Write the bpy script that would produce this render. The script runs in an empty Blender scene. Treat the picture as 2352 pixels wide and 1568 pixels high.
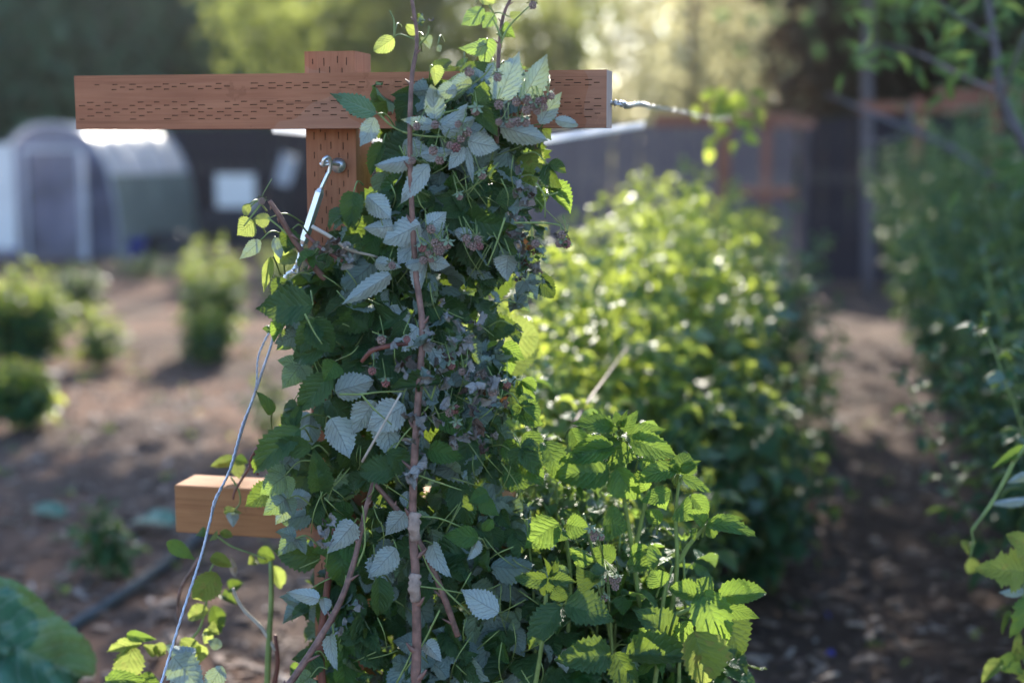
import bpy, math, random
import numpy as np
from mathutils import Vector, Matrix, noise
R = math.radians
rng = random.Random(11)
nrg = np.random.default_rng(5)
S = bpy.context.scene
C = S.collection

# ---------------------------------------------------------------- camera, light
PITCH = R(7.6); EYE = 1.5; F = 50/36*2352
cam = bpy.data.cameras.new('camera'); camo = bpy.data.objects.new('camera', cam); C.objects.link(camo)
camo.location = (0, 0, EYE); camo.rotation_euler = (R(90)-PITCH, 0, 0)
cam.lens = 50; cam.sensor_width = 36; cam.clip_start = 0.05; cam.clip_end = 2000
cam.dof.use_dof = True; cam.dof.focus_distance = 2.28; cam.dof.aperture_fstop = 1.6; cam.dof.aperture_blades = 0
S.camera = camo

SUN_AZ, SUN_EL = R(2.5), R(29)
world = bpy.data.worlds.new('World'); S.world = world; world.use_nodes = True
wn = world.node_tree; bg = wn.nodes['Background']
sky = wn.nodes.new('ShaderNodeTexSky'); sky.sky_type = 'NISHITA'; sky.sun_disc = False
sky.sun_elevation = SUN_EL; sky.sun_rotation = SUN_AZ; sky.dust_density = 0.7; sky.ozone_density = 3.0
wn.links.new(sky.outputs[0], bg.inputs[0]); bg.inputs[1].default_value = 0.15
sl = bpy.data.lights.new('sun', 'SUN'); slo = bpy.data.objects.new('sun', sl); C.objects.link(slo)
sl.energy = 4.9; sl.angle = R(0.53); sl.color = (1.0, 0.93, 0.80)
sd = Vector((math.sin(SUN_AZ)*math.cos(SUN_EL), math.cos(SUN_AZ)*math.cos(SUN_EL), math.sin(SUN_EL)))
slo.rotation_euler = sd.to_track_quat('Z', 'Y').to_euler()
S.view_settings.view_transform = 'Standard'; S.view_settings.look = 'None'
S.view_settings.exposure = 1.52; S.view_settings.gamma = 1.0; S.view_settings.use_curve_mapping = False
S.render.engine = 'CYCLES'
S.cycles.use_denoising = True
S.cycles.max_bounces = 8; S.cycles.transparent_max_bounces = 12; S.cycles.transmission_bounces = 6
S.cycles.diffuse_bounces = 4; S.cycles.glossy_bounces = 3
S.cycles.caustics_reflective = False; S.cycles.caustics_refractive = False
S.cycles.sample_clamp_indirect = 6.0

def P(px, py, Y):
    """point of the place seen at photo position px, py (2352 wide) at distance Y"""
    x = (px-1176)/F; u = -(py-784)/F
    d = Vector((x, math.cos(PITCH)+u*math.sin(PITCH), -math.sin(PITCH)+u*math.cos(PITCH)))
    return Vector((0, 0, EYE)) + d*(Y/d.y)
def G(px, py):
    x = (px-1176)/F; u = -(py-784)/F
    d = Vector((x, math.cos(PITCH)+u*math.sin(PITCH), -math.sin(PITCH)+u*math.cos(PITCH)))
    return Vector((0, 0, EYE)) + d*(-EYE/d.z)

# ---------------------------------------------------------------- materials
def newmat(name):
    m = bpy.data.materials.new(name); m.use_nodes = True
    nt = m.node_tree; return m, nt, nt.nodes['Principled BSDF'], nt.nodes['Material Output']
def N(nt, typ, **kw):
    n = nt.nodes.new(typ)
    for k, v in kw.items(): setattr(n, k, v)
    return n
def math_(nt, op, a, b=None, c=None):
    n = nt.nodes.new('ShaderNodeMath'); n.operation = op
    for i, v in enumerate((a, b, c)):
        if v is None: continue
        if hasattr(v, 'links'): nt.links.new(v, n.inputs[i])
        else: n.inputs[i].default_value = v
    return n.outputs[0]
def mixc(nt, f, a, b, blend='MIX'):
    n = nt.nodes.new('ShaderNodeMix'); n.data_type = 'RGBA'; n.blend_type = blend
    for i, v in ((0, f), (6, a), (7, b)):
        if hasattr(v, 'links'): nt.links.new(v, n.inputs[i])
        elif i == 0: n.inputs[0].default_value = v
        else: n.inputs[i].default_value = (*v, 1)
    return n.outputs[2]
def ramp(nt, fac, stops):
    n = nt.nodes.new('ShaderNodeValToRGB'); nt.links.new(fac, n.inputs[0])
    e = n.color_ramp.elements
    while len(e) < len(stops): e.new(0.5)
    for el, (p, c) in zip(e, stops): el.position = p; el.color = (*c, 1)
    return n.outputs[0]
def noise_(nt, scale, vec=None, detail=4, rough=0.55):
    n = nt.nodes.new('ShaderNodeTexNoise'); n.inputs['Scale'].default_value = scale
    n.inputs['Detail'].default_value = detail; n.inputs['Roughness'].default_value = rough
    if vec is not None: nt.links.new(vec, n.inputs['Vector'])
    return n.outputs[0]
def objvec(nt, scale=(1, 1, 1)):
    tc = nt.nodes.new('ShaderNodeTexCoord'); mp = nt.nodes.new('ShaderNodeMapping')
    mp.inputs['Scale'].default_value = scale; nt.links.new(tc.outputs['Object'], mp.inputs[0]); return mp.outputs[0]
def bump(nt, bsdf, h, strength=0.3, dist=0.002):
    b = nt.nodes.new('ShaderNodeBump'); b.inputs['Strength'].default_value = strength; b.inputs['Distance'].default_value = dist
    nt.links.new(h, b.inputs['Height']); nt.links.new(b.outputs[0], bsdf.inputs['Normal'])
    return b.outputs[0]

def leaf_mat(name, top, top2, under, trans, veinc, tmix=0.4, rough=0.42, blotch=None, rand=1.0, vein=True):
    m, nt, b, out = newmat(name)
    L = nt.links
    oi = N(nt, 'ShaderNodeObjectInfo'); ge = N(nt, 'ShaderNodeNewGeometry')
    rnd = math_(nt, 'FRACT', math_(nt, 'ADD', oi.outputs['Random'], ge.outputs['Random Per Island']))
    rnd2 = math_(nt, 'FRACT', math_(nt, 'MULTIPLY', rnd, 7.31))
    col = mixc(nt, rnd, top, top2)
    und = mixc(nt, math_(nt, 'MULTIPLY', rnd2, 0.5), under, tuple(0.55*u+0.45*t for u, t in zip(under, top2)))
    if vein:
        uv = N(nt, 'ShaderNodeUVMap'); sp = N(nt, 'ShaderNodeSeparateXYZ'); L.new(uv.outputs[0], sp.inputs[0])
        au = math_(nt, 'ABSOLUTE', math_(nt, 'MULTIPLY_ADD', sp.outputs[0], 2.0, -1.0))
        lat = math_(nt, 'FRACT', math_(nt, 'SUBTRACT', math_(nt, 'MULTIPLY', sp.outputs[1], 8.5), math_(nt, 'MULTIPLY', au, 2.3)))
        lat = math_(nt, 'ABSOLUTE', math_(nt, 'SUBTRACT', lat, 0.5))           # 0 at the vein .. 0.5 between
        vm = math_(nt, 'LESS_THAN', lat, 0.055)
        mr = math_(nt, 'LESS_THAN', au, 0.05)
        veins = math_(nt, 'MAXIMUM', vm, mr)
        tc = N(nt, 'ShaderNodeTexCoord')
        fine = noise_(nt, 60, uv.outputs[0], 3)
        col = mixc(nt, math_(nt, 'MULTIPLY', veins, 0.5), col, veinc)
        und = mixc(nt, math_(nt, 'MULTIPLY', veins, 0.7), und, tuple(0.5*u for u in under))
        h = math_(nt, 'ADD', math_(nt, 'SMOOTHSTEP' if False else 'MINIMUM', lat, 0.3), math_(nt, 'MULTIPLY', fine, 0.35))
        h = math_(nt, 'ADD', h, math_(nt, 'MINIMUM', math_(nt, 'MULTIPLY', au, 1.5), 0.25))
        bo = bump(nt, b, h, 0.75, 0.004)
    if blotch:
        bl = noise_(nt, 3.5, uv.outputs[0] if vein else None, 2)
        bl2 = math_(nt, 'GREATER_THAN', math_(nt, 'ADD', bl, math_(nt, 'MULTIPLY', rnd2, 0.12)), 0.66)
        col = mixc(nt, math_(nt, 'MULTIPLY', bl2, 0.7), col, blotch)
    fin = mixc(nt, ge.outputs['Backfacing'], col, und)
    L.new(fin, b.inputs['Base Color'])
    rr = math_(nt, 'MULTIPLY_ADD', ge.outputs['Backfacing'], 0.8-rough, rough); L.new(rr, b.inputs['Roughness'])
    b.inputs['Specular IOR Level'].default_value = 0.45 if vein else 0.22
    tr = N(nt, 'ShaderNodeBsdfTranslucent')
    tcol = mixc(nt, rnd2, trans, tuple(0.6*t for t in trans))
    if vein: tcol = mixc(nt, math_(nt, 'MULTIPLY', veins, 0.45), tcol, tuple(0.35*t for t in trans)); L.new(bo, tr.inputs['Normal'])
    L.new(tcol, tr.inputs[0])
    mx = N(nt, 'ShaderNodeMixShader'); mx.inputs[0].default_value = tmix
    L.new(b.outputs[0], mx.inputs[1]); L.new(tr.outputs[0], mx.inputs[2]); L.new(mx.outputs[0], out.inputs[0])
    return m

M = {}
M['old'] = leaf_mat('leaf_mature', (0.022, 0.075, 0.028), (0.04, 0.10, 0.035), (0.24, 0.32, 0.31), (0.34, 0.48, 0.06), (0.06, 0.13, 0.05), 0.26)
M['pale'] = leaf_mat('leaf_silver_under', (0.03, 0.085, 0.035), (0.05, 0.12, 0.05), (0.48, 0.56, 0.57), (0.40, 0.50, 0.10), (0.07, 0.14, 0.06), 0.22)
M['fresh'] = leaf_mat('leaf_fresh', (0.025, 0.10, 0.03), (0.045, 0.14, 0.035), (0.25, 0.34, 0.24), (0.44, 0.64, 0.09), (0.10, 0.20, 0.06), 0.37, 0.36)
M['lime'] = leaf_mat('leaf_lime', (0.10, 0.19, 0.03), (0.16, 0.22, 0.03), (0.30, 0.36, 0.16), (0.56, 0.66, 0.15), (0.20, 0.28, 0.08), 0.46, 0.4, blotch=(0.25, 0.16, 0.05))
M['dry'] = leaf_mat('leaf_withered', (0.20, 0.17, 0.15), (0.30, 0.28, 0.24), (0.34, 0.34, 0.34), (0.25, 0.18, 0.08), (0.14, 0.11, 0.09), 0.15, 0.7)
M['brown'] = leaf_mat('leaf_brown', (0.07, 0.04, 0.03), (0.14, 0.09, 0.07), (0.19, 0.17, 0.16), (0.3, 0.14, 0.04), (0.05, 0.03, 0.02), 0.2, 0.65)
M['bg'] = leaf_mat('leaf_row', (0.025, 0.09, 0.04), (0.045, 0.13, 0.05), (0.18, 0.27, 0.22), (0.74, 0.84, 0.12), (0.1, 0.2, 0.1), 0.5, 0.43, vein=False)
M['bgd'] = leaf_mat('leaf_row_shaded', (0.03, 0.085, 0.04), (0.045, 0.12, 0.05), (0.15, 0.23, 0.19), (0.30, 0.44, 0.08), (0.1, 0.2, 0.1), 0.3, 0.43, vein=False)  # darker, less translucent copy of the row leaf, for leaves in shade
M['cabbage'] = leaf_mat('leaf_blue_green', (0.05, 0.15, 0.09), (0.08, 0.2, 0.13), (0.16, 0.24, 0.20), (0.4, 0.6, 0.1), (0.2, 0.3, 0.26), 0.03, 0.33)
M['t_dark'] = leaf_mat('needle_dark', (0.028, 0.088, 0.050), (0.05, 0.13, 0.065), (0.07, 0.13, 0.08), (0.20, 0.40, 0.12), (0, 0, 0), 0.25, 0.6, vein=False)
M['t_mid'] = leaf_mat('tree_leaf_mid', (0.035, 0.075, 0.02), (0.07, 0.11, 0.03), (0.10, 0.14, 0.05), (0.55, 0.62, 0.15), (0, 0, 0), 0.52, 0.45, vein=False)
M['t_pale'] = leaf_mat('tree_leaf_pale', (0.09, 0.10, 0.05), (0.16, 0.15, 0.08), (0.20, 0.20, 0.12), (0.85, 0.80, 0.45), (0, 0, 0), 0.6, 0.3, vein=False)
M['t_rust'] = leaf_mat('tree_leaf_rust', (0.05, 0.032, 0.022), (0.03, 0.045, 0.022), (0.06, 0.045, 0.035), (0.20, 0.10, 0.05), (0, 0, 0), 0.3, 0.6, vein=False)

def wood_mat(name, c1, c2, axis='X', lich=None, rough=0.75):
    m, nt, b, out = newmat(name)
    sc = {'X': (1.5, 28, 28), 'Z': (28, 28, 1.5), 'Y': (28, 1.5, 28)}[axis]
    v = objvec(nt, sc)
    n1 = noise_(nt, 4, v, 6, 0.6); n2 = noise_(nt, 9, objvec(nt), 4)
    col = ramp(nt, n1, [(0.3, c1), (0.7, c2)])
    col = mixc(nt, math_(nt, 'MULTIPLY', math_(nt, 'SUBTRACT', n2, 0.35), 0.9), col, tuple(0.55*x for x in c1))
    st_ = noise_(nt, 3, objvec(nt, tuple(0.5 if q_ < 5 else 55 for q_ in sc)), 3, 0.7)
    col = mixc(nt, math_(nt, 'MULTIPLY', math_(nt, 'GREATER_THAN', st_, 0.60), 0.35), col, tuple(0.45*x for x in c1))
    blot = noise_(nt, 14, objvec(nt), 5, 0.7)
    col = mixc(nt, math_(nt, 'MULTIPLY', math_(nt, 'GREATER_THAN', blot, 0.61), 0.30), col, tuple(0.5*x for x in c1))
    n3 = noise_(nt, 3.0, objvec(nt), 3)
    col = mixc(nt, math_(nt, 'MULTIPLY', math_(nt, 'GREATER_THAN', n3, 0.58), 0.12), col, (0.5, 0.4, 0.33))
    nt.links.new(col, b.inputs['Base Color']); b.inputs['Roughness'].default_value = rough
    b.inputs['Specular IOR Level'].default_value = 0.3
    bump(nt, b, n1, 0.5, 0.0015)
    return m
M['wood'] = wood_mat('treated_fir', (0.36, 0.135, 0.072), (0.47, 0.20, 0.11), 'X')
M['woodz'] = wood_mat('treated_fir_upright', (0.36, 0.135, 0.072), (0.47, 0.20, 0.11), 'Z')
M['wood_far'] = wood_mat('dark_fir', (0.22, 0.085, 0.055), (0.30, 0.125, 0.08), 'X')  # darker tone for the distant posts
M['wood_low'] = wood_mat('orange_fir', (0.36, 0.15, 0.065), (0.49, 0.23, 0.10), 'X')
M['wood_end'] = wood_mat('sawn_end', (0.42, 0.30, 0.25), (0.55, 0.42, 0.36), 'Z', rough=0.8)
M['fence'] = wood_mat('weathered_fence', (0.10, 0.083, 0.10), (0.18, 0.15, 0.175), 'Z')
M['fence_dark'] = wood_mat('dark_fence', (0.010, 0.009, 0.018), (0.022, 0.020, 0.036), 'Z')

def simple(name, col, rough=0.6, metal=0.0, spec=0.5, nscale=None, var=0.3, bstr=0.0):
    m, nt, b, out = newmat(name)
    b.inputs['Base Color'].default_value = (*col, 1); b.inputs['Roughness'].default_value = rough
    b.inputs['Metallic'].default_value = metal; b.inputs['Specular IOR Level'].default_value = spec
    if nscale:
        n = noise_(nt, nscale, objvec(nt), 5)
        nt.links.new(ramp(nt, n, [(0.3, tuple(c*(1-var) for c in col)), (0.7, tuple(min(1, c*(1+var)) for c in col))]), b.inputs['Base Color'])
        if bstr: bump(nt, b, n, bstr, 0.003)
    return m
M['zinc'] = simple('zinc_plated_steel', (0.78, 0.80, 0.84), 0.32, 0.9, nscale=60, var=0.1)
M['cable'] = simple('galvanised_cable', (0.50, 0.52, 0.62), 0.36, 0.85, nscale=120, var=0.25)
m, nt, b, out = newmat('pale_wire_strap'); M['strap'] = m
b.inputs['Base Color'].default_value = (.82, .82, .84, 1); b.inputs['Roughness'].default_value = .35
tr = N(nt, 'ShaderNodeBsdfTranslucent'); tr.inputs[0].default_value = (.9, .9, .92, 1); mx = N(nt, 'ShaderNodeMixShader'); mx.inputs[0].default_value = .7
nt.links.new(b.outputs[0], mx.inputs[1]); nt.links.new(tr.outputs[0], mx.inputs[2]); nt.links.new(mx.outputs[0], out.inputs[0])
M['hole'] = simple('incision_dark', (0.045, 0.018, 0.012), 0.95)
M['cane'] = simple('cane_bark', (0.20, 0.105, 0.085), 0.55, nscale=55, var=0.55, bstr=0.5)
M['cane_red'] = simple('red_cane', (0.17, 0.06, 0.045), 0.5, nscale=45, var=0.45, bstr=0.3)
M['peel'] = simple('peeling_bark', (0.34, 0.25, 0.21), 0.8, nscale=70, var=0.4, bstr=0.6)
M['green_stem'] = simple('green_stem', (0.20, 0.27, 0.085), 0.5, nscale=40, var=0.3)
M['straw'] = simple('straw', (0.5, 0.44, 0.38), 0.6, nscale=50, var=0.2)
M['berry'] = simple('unripe_berry', (0.30, 0.205, 0.18), 0.55, nscale=90, var=0.35)
M['berry_red'] = simple('pink_berry', (0.30, 0.13, 0.12), 0.5, nscale=90, var=0.3)
M['sepal'] = simple('sepal', (0.22, 0.28, 0.17), 0.65, nscale=80, var=0.3)
M['hose'] = simple('black_hose', (0.085, 0.10, 0.11), 0.9, spec=0.1, nscale=20, var=0.3)
M['bark'] = simple('tree_bark', (0.09, 0.065, 0.055), 0.85, nscale=6, var=0.5, bstr=0.8)
M['bark_grey'] = simple('smooth_grey_bark', (0.11, 0.095, 0.11), 0.7, nscale=14, var=0.3, bstr=0.4)
M['bark_rust'] = simple('reddish_bark', (0.24, 0.10, 0.075), 0.85, nscale=7, var=0.4, bstr=0.8)
M['white_paint'] = simple('white_plastic', (0.72, 0.74, 0.80), 0.45, nscale=2, var=0.08)
M['blue'] = simple('blue_plastic', (0.03, 0.05, 0.55), 0.4)
M['dark'] = simple('dark_tarp', (0.02, 0.02, 0.028), 0.6, nscale=3, var=0.4)
M['shade'] = simple('dim_interior_back', (0.09, 0.09, 0.13), 0.7, nscale=2, var=0.3)
M['low_band'] = simple('grey_green_band', (0.17, 0.20, 0.19), 0.5, nscale=2, var=0.2)
M['film_dark'] = simple('dim_interior_film', (0.17, 0.17, 0.25), 0.35, nscale=1.5, var=0.5)
M['grey'] = simple('grey_tarp', (0.42, 0.44, 0.52), 0.5, nscale=4, var=0.2)

# plastic film of the greenhouse
m, nt, b, out = newmat('greenhouse_film'); M['film'] = m
b.inputs['Base Color'].default_value = (0.86, 0.87, 0.93, 1); b.inputs['Roughness'].default_value = 0.3
tr = N(nt, 'ShaderNodeBsdfTranslucent'); tr.inputs[0].default_value = (0.75, 0.76, 0.82, 1)
tp = N(nt, 'ShaderNodeBsdfTransparent'); mx = N(nt, 'ShaderNodeMixShader'); mx2 = N(nt, 'ShaderNodeMixShader')
mx.inputs[0].default_value = 0.5; mx2.inputs[0].default_value = 0.06
nt.links.new(b.outputs[0], mx.inputs[1]); nt.links.new(tr.outputs[0], mx.inputs[2])
nt.links.new(mx.outputs[0], mx2.inputs[1]); nt.links.new(tp.outputs[0], mx2.inputs[2]); nt.links.new(mx2.outputs[0], out.inputs[0])
bump(nt, b, noise_(nt, 3, objvec(nt, (1, 3, 1)), 3), 0.5, 0.05)

# soil
m, nt, b, out = newmat('garden_soil'); M['soil'] = m
v = objvec(nt)
n1 = noise_(nt, 1.1, v, 6, 0.65); n2 = noise_(nt, 14, v, 8, 0.7); n3 = noise_(nt, 70, v, 4, 0.7)
c = ramp(nt, n1, [(0.30, (0.10, 0.068, 0.058)), (0.52, (0.18, 0.12, 0.095)), (0.72, (0.28, 0.195, 0.15))])
sx = N(nt, 'ShaderNodeSeparateXYZ'); nt.links.new(v, sx.inputs[0])
left = N(nt, 'ShaderNodeMapRange'); nt.links.new(sx.outputs[0], left.inputs[0]); left.inputs[1].default_value = 0.3; left.inputs[2].default_value = -1.0
mul_ = math_(nt, 'MULTIPLY', math_(nt, 'GREATER_THAN', noise_(nt, 0.9, objvec(nt, (1, .8, 1)), 5), 0.5), math_(nt, 'MULTIPLY', left.outputs[0], 0.6))
c = mixc(nt, mul_, c, (0.37, 0.20, 0.13))
c = mixc(nt, math_(nt, 'MULTIPLY', n2, 0.6), c, (0.06, 0.042, 0.036))
c = mixc(nt, math_(nt, 'MULTIPLY', math_(nt, 'GREATER_THAN', n3, 0.6), 0.5), c, (0.26, 0.19, 0.15))
nt.links.new(c, b.inputs['Base Color']); b.inputs['Roughness'].default_value = 0.95
b.inputs['Specular IOR Level'].default_value = 0.15
bump(nt, b, math_(nt, 'ADD', n2, math_(nt, 'MULTIPLY', n3, 0.4)), 0.9, 0.05)
m, nt, b, out = newmat('wood_chip'); M['chip'] = m
ge = N(nt, 'ShaderNodeNewGeometry')
nt.links.new(ramp(nt, ge.outputs['Random Per Island'], [(0.0, (0.05, 0.035, 0.03)), (0.45, (0.14, 0.085, 0.065)), (0.8, (0.26, 0.17, 0.13)), (1.0, (0.40, 0.33, 0.29))]), b.inputs['Base Color'])
b.inputs['Roughness'].default_value = 0.8
m, nt, b, out = newmat('weed_green'); M['weed'] = m
b.inputs['Base Color'].default_value = (0.06, 0.14, 0.04, 1)

# ---------------------------------------------------------------- mesh helpers
def mesh_np(name, V, Fq, mats, uvs=None, midx=None, smooth=True):
    V = np.asarray(V, dtype=np.float32); Fq = np.asarray(Fq, dtype=np.int32); k = Fq.shape[1]
    me = bpy.data.meshes.new(name)
    me.vertices.add(len(V)); me.vertices.foreach_set('co', V.ravel())
    me.loops.add(Fq.size); me.loops.foreach_set('vertex_index', Fq.ravel())
    me.polygons.add(len(Fq)); me.polygons.foreach_set('loop_start', np.arange(0, Fq.size, k, dtype=np.int32))
    me.polygons.foreach_set('loop_total', np.full(len(Fq), k, dtype=np.int32))
    if uvs is not None:
        ul = me.uv_layers.new(name='UVMap'); ul.data.foreach_set('uv', np.asarray(uvs, dtype=np.float32)[Fq.ravel()].ravel())
    for mm in (mats if isinstance(mats, (list, tuple)) else [mats]): me.materials.append(mm)
    if midx is not None: me.polygons.foreach_set('material_index', np.asarray(midx, dtype=np.int32))
    me.polygons.foreach_set('use_smooth', np.full(len(Fq), smooth, dtype=bool))
    me.update(calc_edges=True); me.validate()
    return me
def link(name, me, parent=None, mat=None, kind=None):
    """mat: world matrix"""
    o = bpy.data.objects.new(name, me); C.objects.link(o)
    W = mat if mat is not None else Matrix.Identity(4)
    if parent is not None:
        o.parent = parent; W = WORLD[parent.name].inverted() @ W
    o.matrix_basis = W
    WORLD[o.name] = (mat if mat is not None else Matrix.Identity(4))
    if kind: o['kind'] = kind
    return o
WORLD = {}
def thing(name, label, cat, loc=(0, 0, 0), group=None, rotz=0):
    o = bpy.data.objects.new(name, None); C.objects.link(o)
    o.empty_display_size = 0.1
    o.matrix_basis = Matrix.Translation(Vector(loc)) @ Matrix.Rotation(rotz, 4, 'Z')
    WORLD[o.name] = o.matrix_basis.copy()
    o['label'] = label; o['category'] = cat
    if group: o['group'] = group
    return o
def tag(o, label, cat, group=None):
    o['label'] = label; o['category'] = cat
    if group: o['group'] = group
    return o

def smooth_path(pts, n=6):
    pts = [Vector(p) for p in pts]
    if len(pts) < 3: return [pts[0].lerp(pts[-1], i/n) for i in range(n+1)]
    out = []
    q = [2*pts[0]-pts[1]] + pts + [2*pts[-1]-pts[-2]]
    for i in range(1, len(q)-2):
        for j in range(n):
            t = j/n; a, b_, c_, d = q[i-1:i+3]
            out.append(0.5*((2*b_)+(-a+c_)*t+(2*a-5*b_+4*c_-d)*t*t+(-a+3*b_-3*c_+d)*t**3))
    out.append(pts[-1]); return out
def tube_arrays(path, radii, sides=6, jitter=0.0, seed=0):
    r_ = random.Random(seed)
    n = len(path); V = []; Fq = []
    if not hasattr(radii, '__len__'): radii = [radii]*n
    elif len(radii) != n:
        radii = list(np.interp(np.linspace(0, 1, n), np.linspace(0, 1, len(radii)), radii))
    up = Vector((0.13, 0.2, 1)).normalized(); prev = None
    for i, p in enumerate(path):
        t = (path[min(i+1, n-1)]-path[max(i-1, 0)])
        t = t.normalized() if t.length > 1e-9 else Vector((0, 0, 1))
        if prev is None: a = t.orthogonal().normalized()
        else:
            a = prev - t*prev.dot(t); a = a.normalized() if a.length > 1e-6 else t.orthogonal().normalized()
        prev = a; b_ = t.cross(a)
        for k in range(sides):
            th = 2*math.pi*k/sides; rr = radii[i]*(1+jitter*(r_.random()-0.5))
            V.append(p+(a*math.cos(th)+b_*math.sin(th))*rr)
    for i in range(n-1):
        for k in range(sides):
            k2 = (k+1) % sides
            Fq.append((i*sides+k, i*sides+k2, (i+1)*sides+k2, (i+1)*sides+k))
    # caps as degenerate fans of quads
    for base, rev in ((0, True), ((n-1)*sides, False)):
        idx = [base+k for k in range(sides)]
        for k in range(1, sides-1, 2):
            q = [idx[0], idx[k], idx[k+1], idx[min(k+2, sides-1)]]
            if k+2 > sides-1: continue
            Fq.append(tuple(q[::-1]) if rev else tuple(q))
    return np.array([v[:] for v in V]), np.array(Fq)
def tube(name, pts, radii, mat, parent=None, sides=6, n=6, jitter=0.0, kind=None, sm=True):
    path = smooth_path(pts, n) if sm else [Vector(p) for p in pts]
    org = path[0].copy(); path = [p-org for p in path]
    V, Fq = tube_arrays(path, radii, sides, jitter, len(path))
    return link(name, mesh_np(name, V, Fq, mat), parent, Matrix.Translation(org), kind)
def join_arrays(lst):
    Vs, Fs, Us, Ms, off = [], [], [], [], 0
    for it in lst:
        V, Fq = it[0], it[1]
        Vs.append(V); Fs.append(Fq+off); off += len(V)
        if len(it) > 2 and it[2] is not None: Us.append(it[2])
        if len(it) > 3: Ms.append(np.full(len(Fq), it[3]))
    return (np.vstack(Vs), np.vstack(Fs), np.vstack(Us) if Us else None, np.concatenate(Ms) if Ms else None)

def box_arrays(x0, x1, y0, y1, z0, z1):
    V = np.array([(x, y, z) for z in (z0, z1) for x, y in ((x0, y0), (x1, y0), (x1, y1), (x0, y1))], float)
    return V, np.array([(3, 2, 1, 0), (4, 5, 6, 7), (0, 1, 5, 4), (1, 2, 6, 5), (2, 3, 7, 6), (3, 0, 4, 7)])
def box(name, dims, mat, parent=None, M4=None, kind=None, bev=0.0):
    V, Fq = box_arrays(*dims)
    o = link(name, mesh_np(name, V, Fq, mat, smooth=False), parent, M4, kind)
    if bev:
        md = o.modifiers.new('edge', 'BEVEL'); md.width = bev; md.segments = 2
    return o

# ---------------------------------------------------------------- leaves
SH_T = [0, .04, .14, .28, .45, .62, .78, .90, 1]
SH_W = [.04, .42, .80, 1.0, .93, .69, .40, .16, 0.0]
LOB_T = [0, .06, .16, .30, .38, .52, .60, .78, .9, 1]
LOB_W = [.2, .55, .80, .98, .60, .78, .42, .34, .18, 0]
RND_W = [.12, .62, .92, 1.0, 1.0, .90, .72, .42, 0.0]
def make_leaf(seed, rows=22, cols=6, teeth=0.10, fold=0.25, curl=0.6, crumple=0.0, shape='ovate', wavy=0.02, hw=0.40):
    r_ = random.Random(seed); off = Vector((seed*3.7, seed*1.3, 0))
    T, Wd = {'ovate': (SH_T, SH_W), 'lobed': (LOB_T, LOB_W), 'round': (SH_T, RND_W)}[shape]
    V, U, Fq = [], [], []
    ang = -curl*0.35; y = z = 0.0; c0 = curl/rows*(1.5)
    side = (r_.random()-0.5)*0.25
    for i in range(rows+1):
        t = i/rows
        w = float(np.interp(t, T, Wd))*hw
        if 0 < i < rows: w *= 1+teeth*(1 if i % 2 else -1)*(0.7+0.6*r_.random())
        for j in range(cols+1):
            u = -1+2*j/cols
            x = u*w; back = 0.10*abs(u)*w*1.2
            corr = 0.010*math.cos(2*math.pi*(t*8.5-abs(u)*2.3))*min(1, abs(u)*3)*(1 if cols > 3 else 0)
            zz = fold*abs(u)*w + corr + wavy*noise.noise(Vector((x*5, t*5, 0))+off)*2
            yy = y + back*(1 if i < rows else 0)
            px = x+side*t*t*0.5
            p = Vector((px*math.cos(0.2*abs(u)*fold*3), yy*1.0 - math.sin(ang)*zz, z+math.cos(ang)*zz))
            if crumple:
                q = Vector((p.x*3.2, p.y*3.2, 0))+off
                p += Vector((noise.noise(q), noise.noise(q+Vector((9, 1, 3))), 1.5*noise.noise(q+Vector((3, 7, 1)))))*crumple
                q *= 2.6
                p += Vector((noise.noise(q), noise.noise(q+Vector((9, 1, 3))), 1.3*noise.noise(q+Vector((3, 7, 1)))))*crumple*0.45
                p.x *= 0.75
            V.append(p[:]); U.append((u*0.5+0.5, t))
        y += math.cos(ang)/rows; z += math.sin(ang)/rows; ang -= c0*(-1) if False else -0.0; ang += -c0
    n = cols+1
    for i in range(rows):
        for j in range(cols):
            Fq.append((i*n+j, i*n+j+1, (i+1)*n+j+1, (i+1)*n+j))
    V = np.array(V)
    if not crumple:      # base at the origin, tip on +Y at distance 1
        tip = V[rows*n+cols//2]-V[cols//2]; a_ = math.atan2(tip[2], tip[1]); l_ = math.hypot(tip[1], tip[2])
        ca, sa = math.cos(-a_)/l_, math.sin(-a_)/l_; y_ = V[:, 1].copy()
        V[:, 1] = y_*ca-V[:, 2]*sa; V[:, 2] = y_*sa+V[:, 2]*ca
    return V, np.array(Fq), np.array(U)
HI = []
for k in range(9):
    HI.append(make_leaf(k+1, 24, 6, 0.085, [0.1, 0.3, 0.45, 0.2, 0.6, 0.05, 0.35, 0.25, 0.8][k], [0.2, 0.7, 0.4, 1.1, 0.5, -0.3, 0.9, 0.1, 0.6][k], wavy=0.035))
NF = len(HI)
for k in range(6): HI.append(make_leaf(40+k, 18, 6, 0.06, 0.5, [0.9, 1.6, -1.2, 2.2, 0.4, 1.8][k], crumple=[0.16, 0.24, 0.3, 0.2, 0.34, 0.28][k]))
for k in range(2): HI.append(make_leaf(60+k, 22, 6, 0.09, 0.2, 0.5, shape='lobed', hw=0.52))
for k in range(2): HI.append(make_leaf(70+k, 22, 6, 0.07, 0.15, 0.4, shape='round', hw=0.46, wavy=0.04))
for k in range(2): HI.append(make_leaf(80+k, 44, 14, 0.03, 0.55, 1.2, shape='round', hw=0.5, wavy=0.08))
V_CR, V_LOB, V_RND, V_BIG = NF, NF+6, NF+8, NF+10
LO = [make_leaf(100+k, 5, 2, 0.0, [0.2, 0.5, 0.35][k % 3], [0.3, 0.9, 1.3][k % 3]) for k in range(6)]
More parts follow.
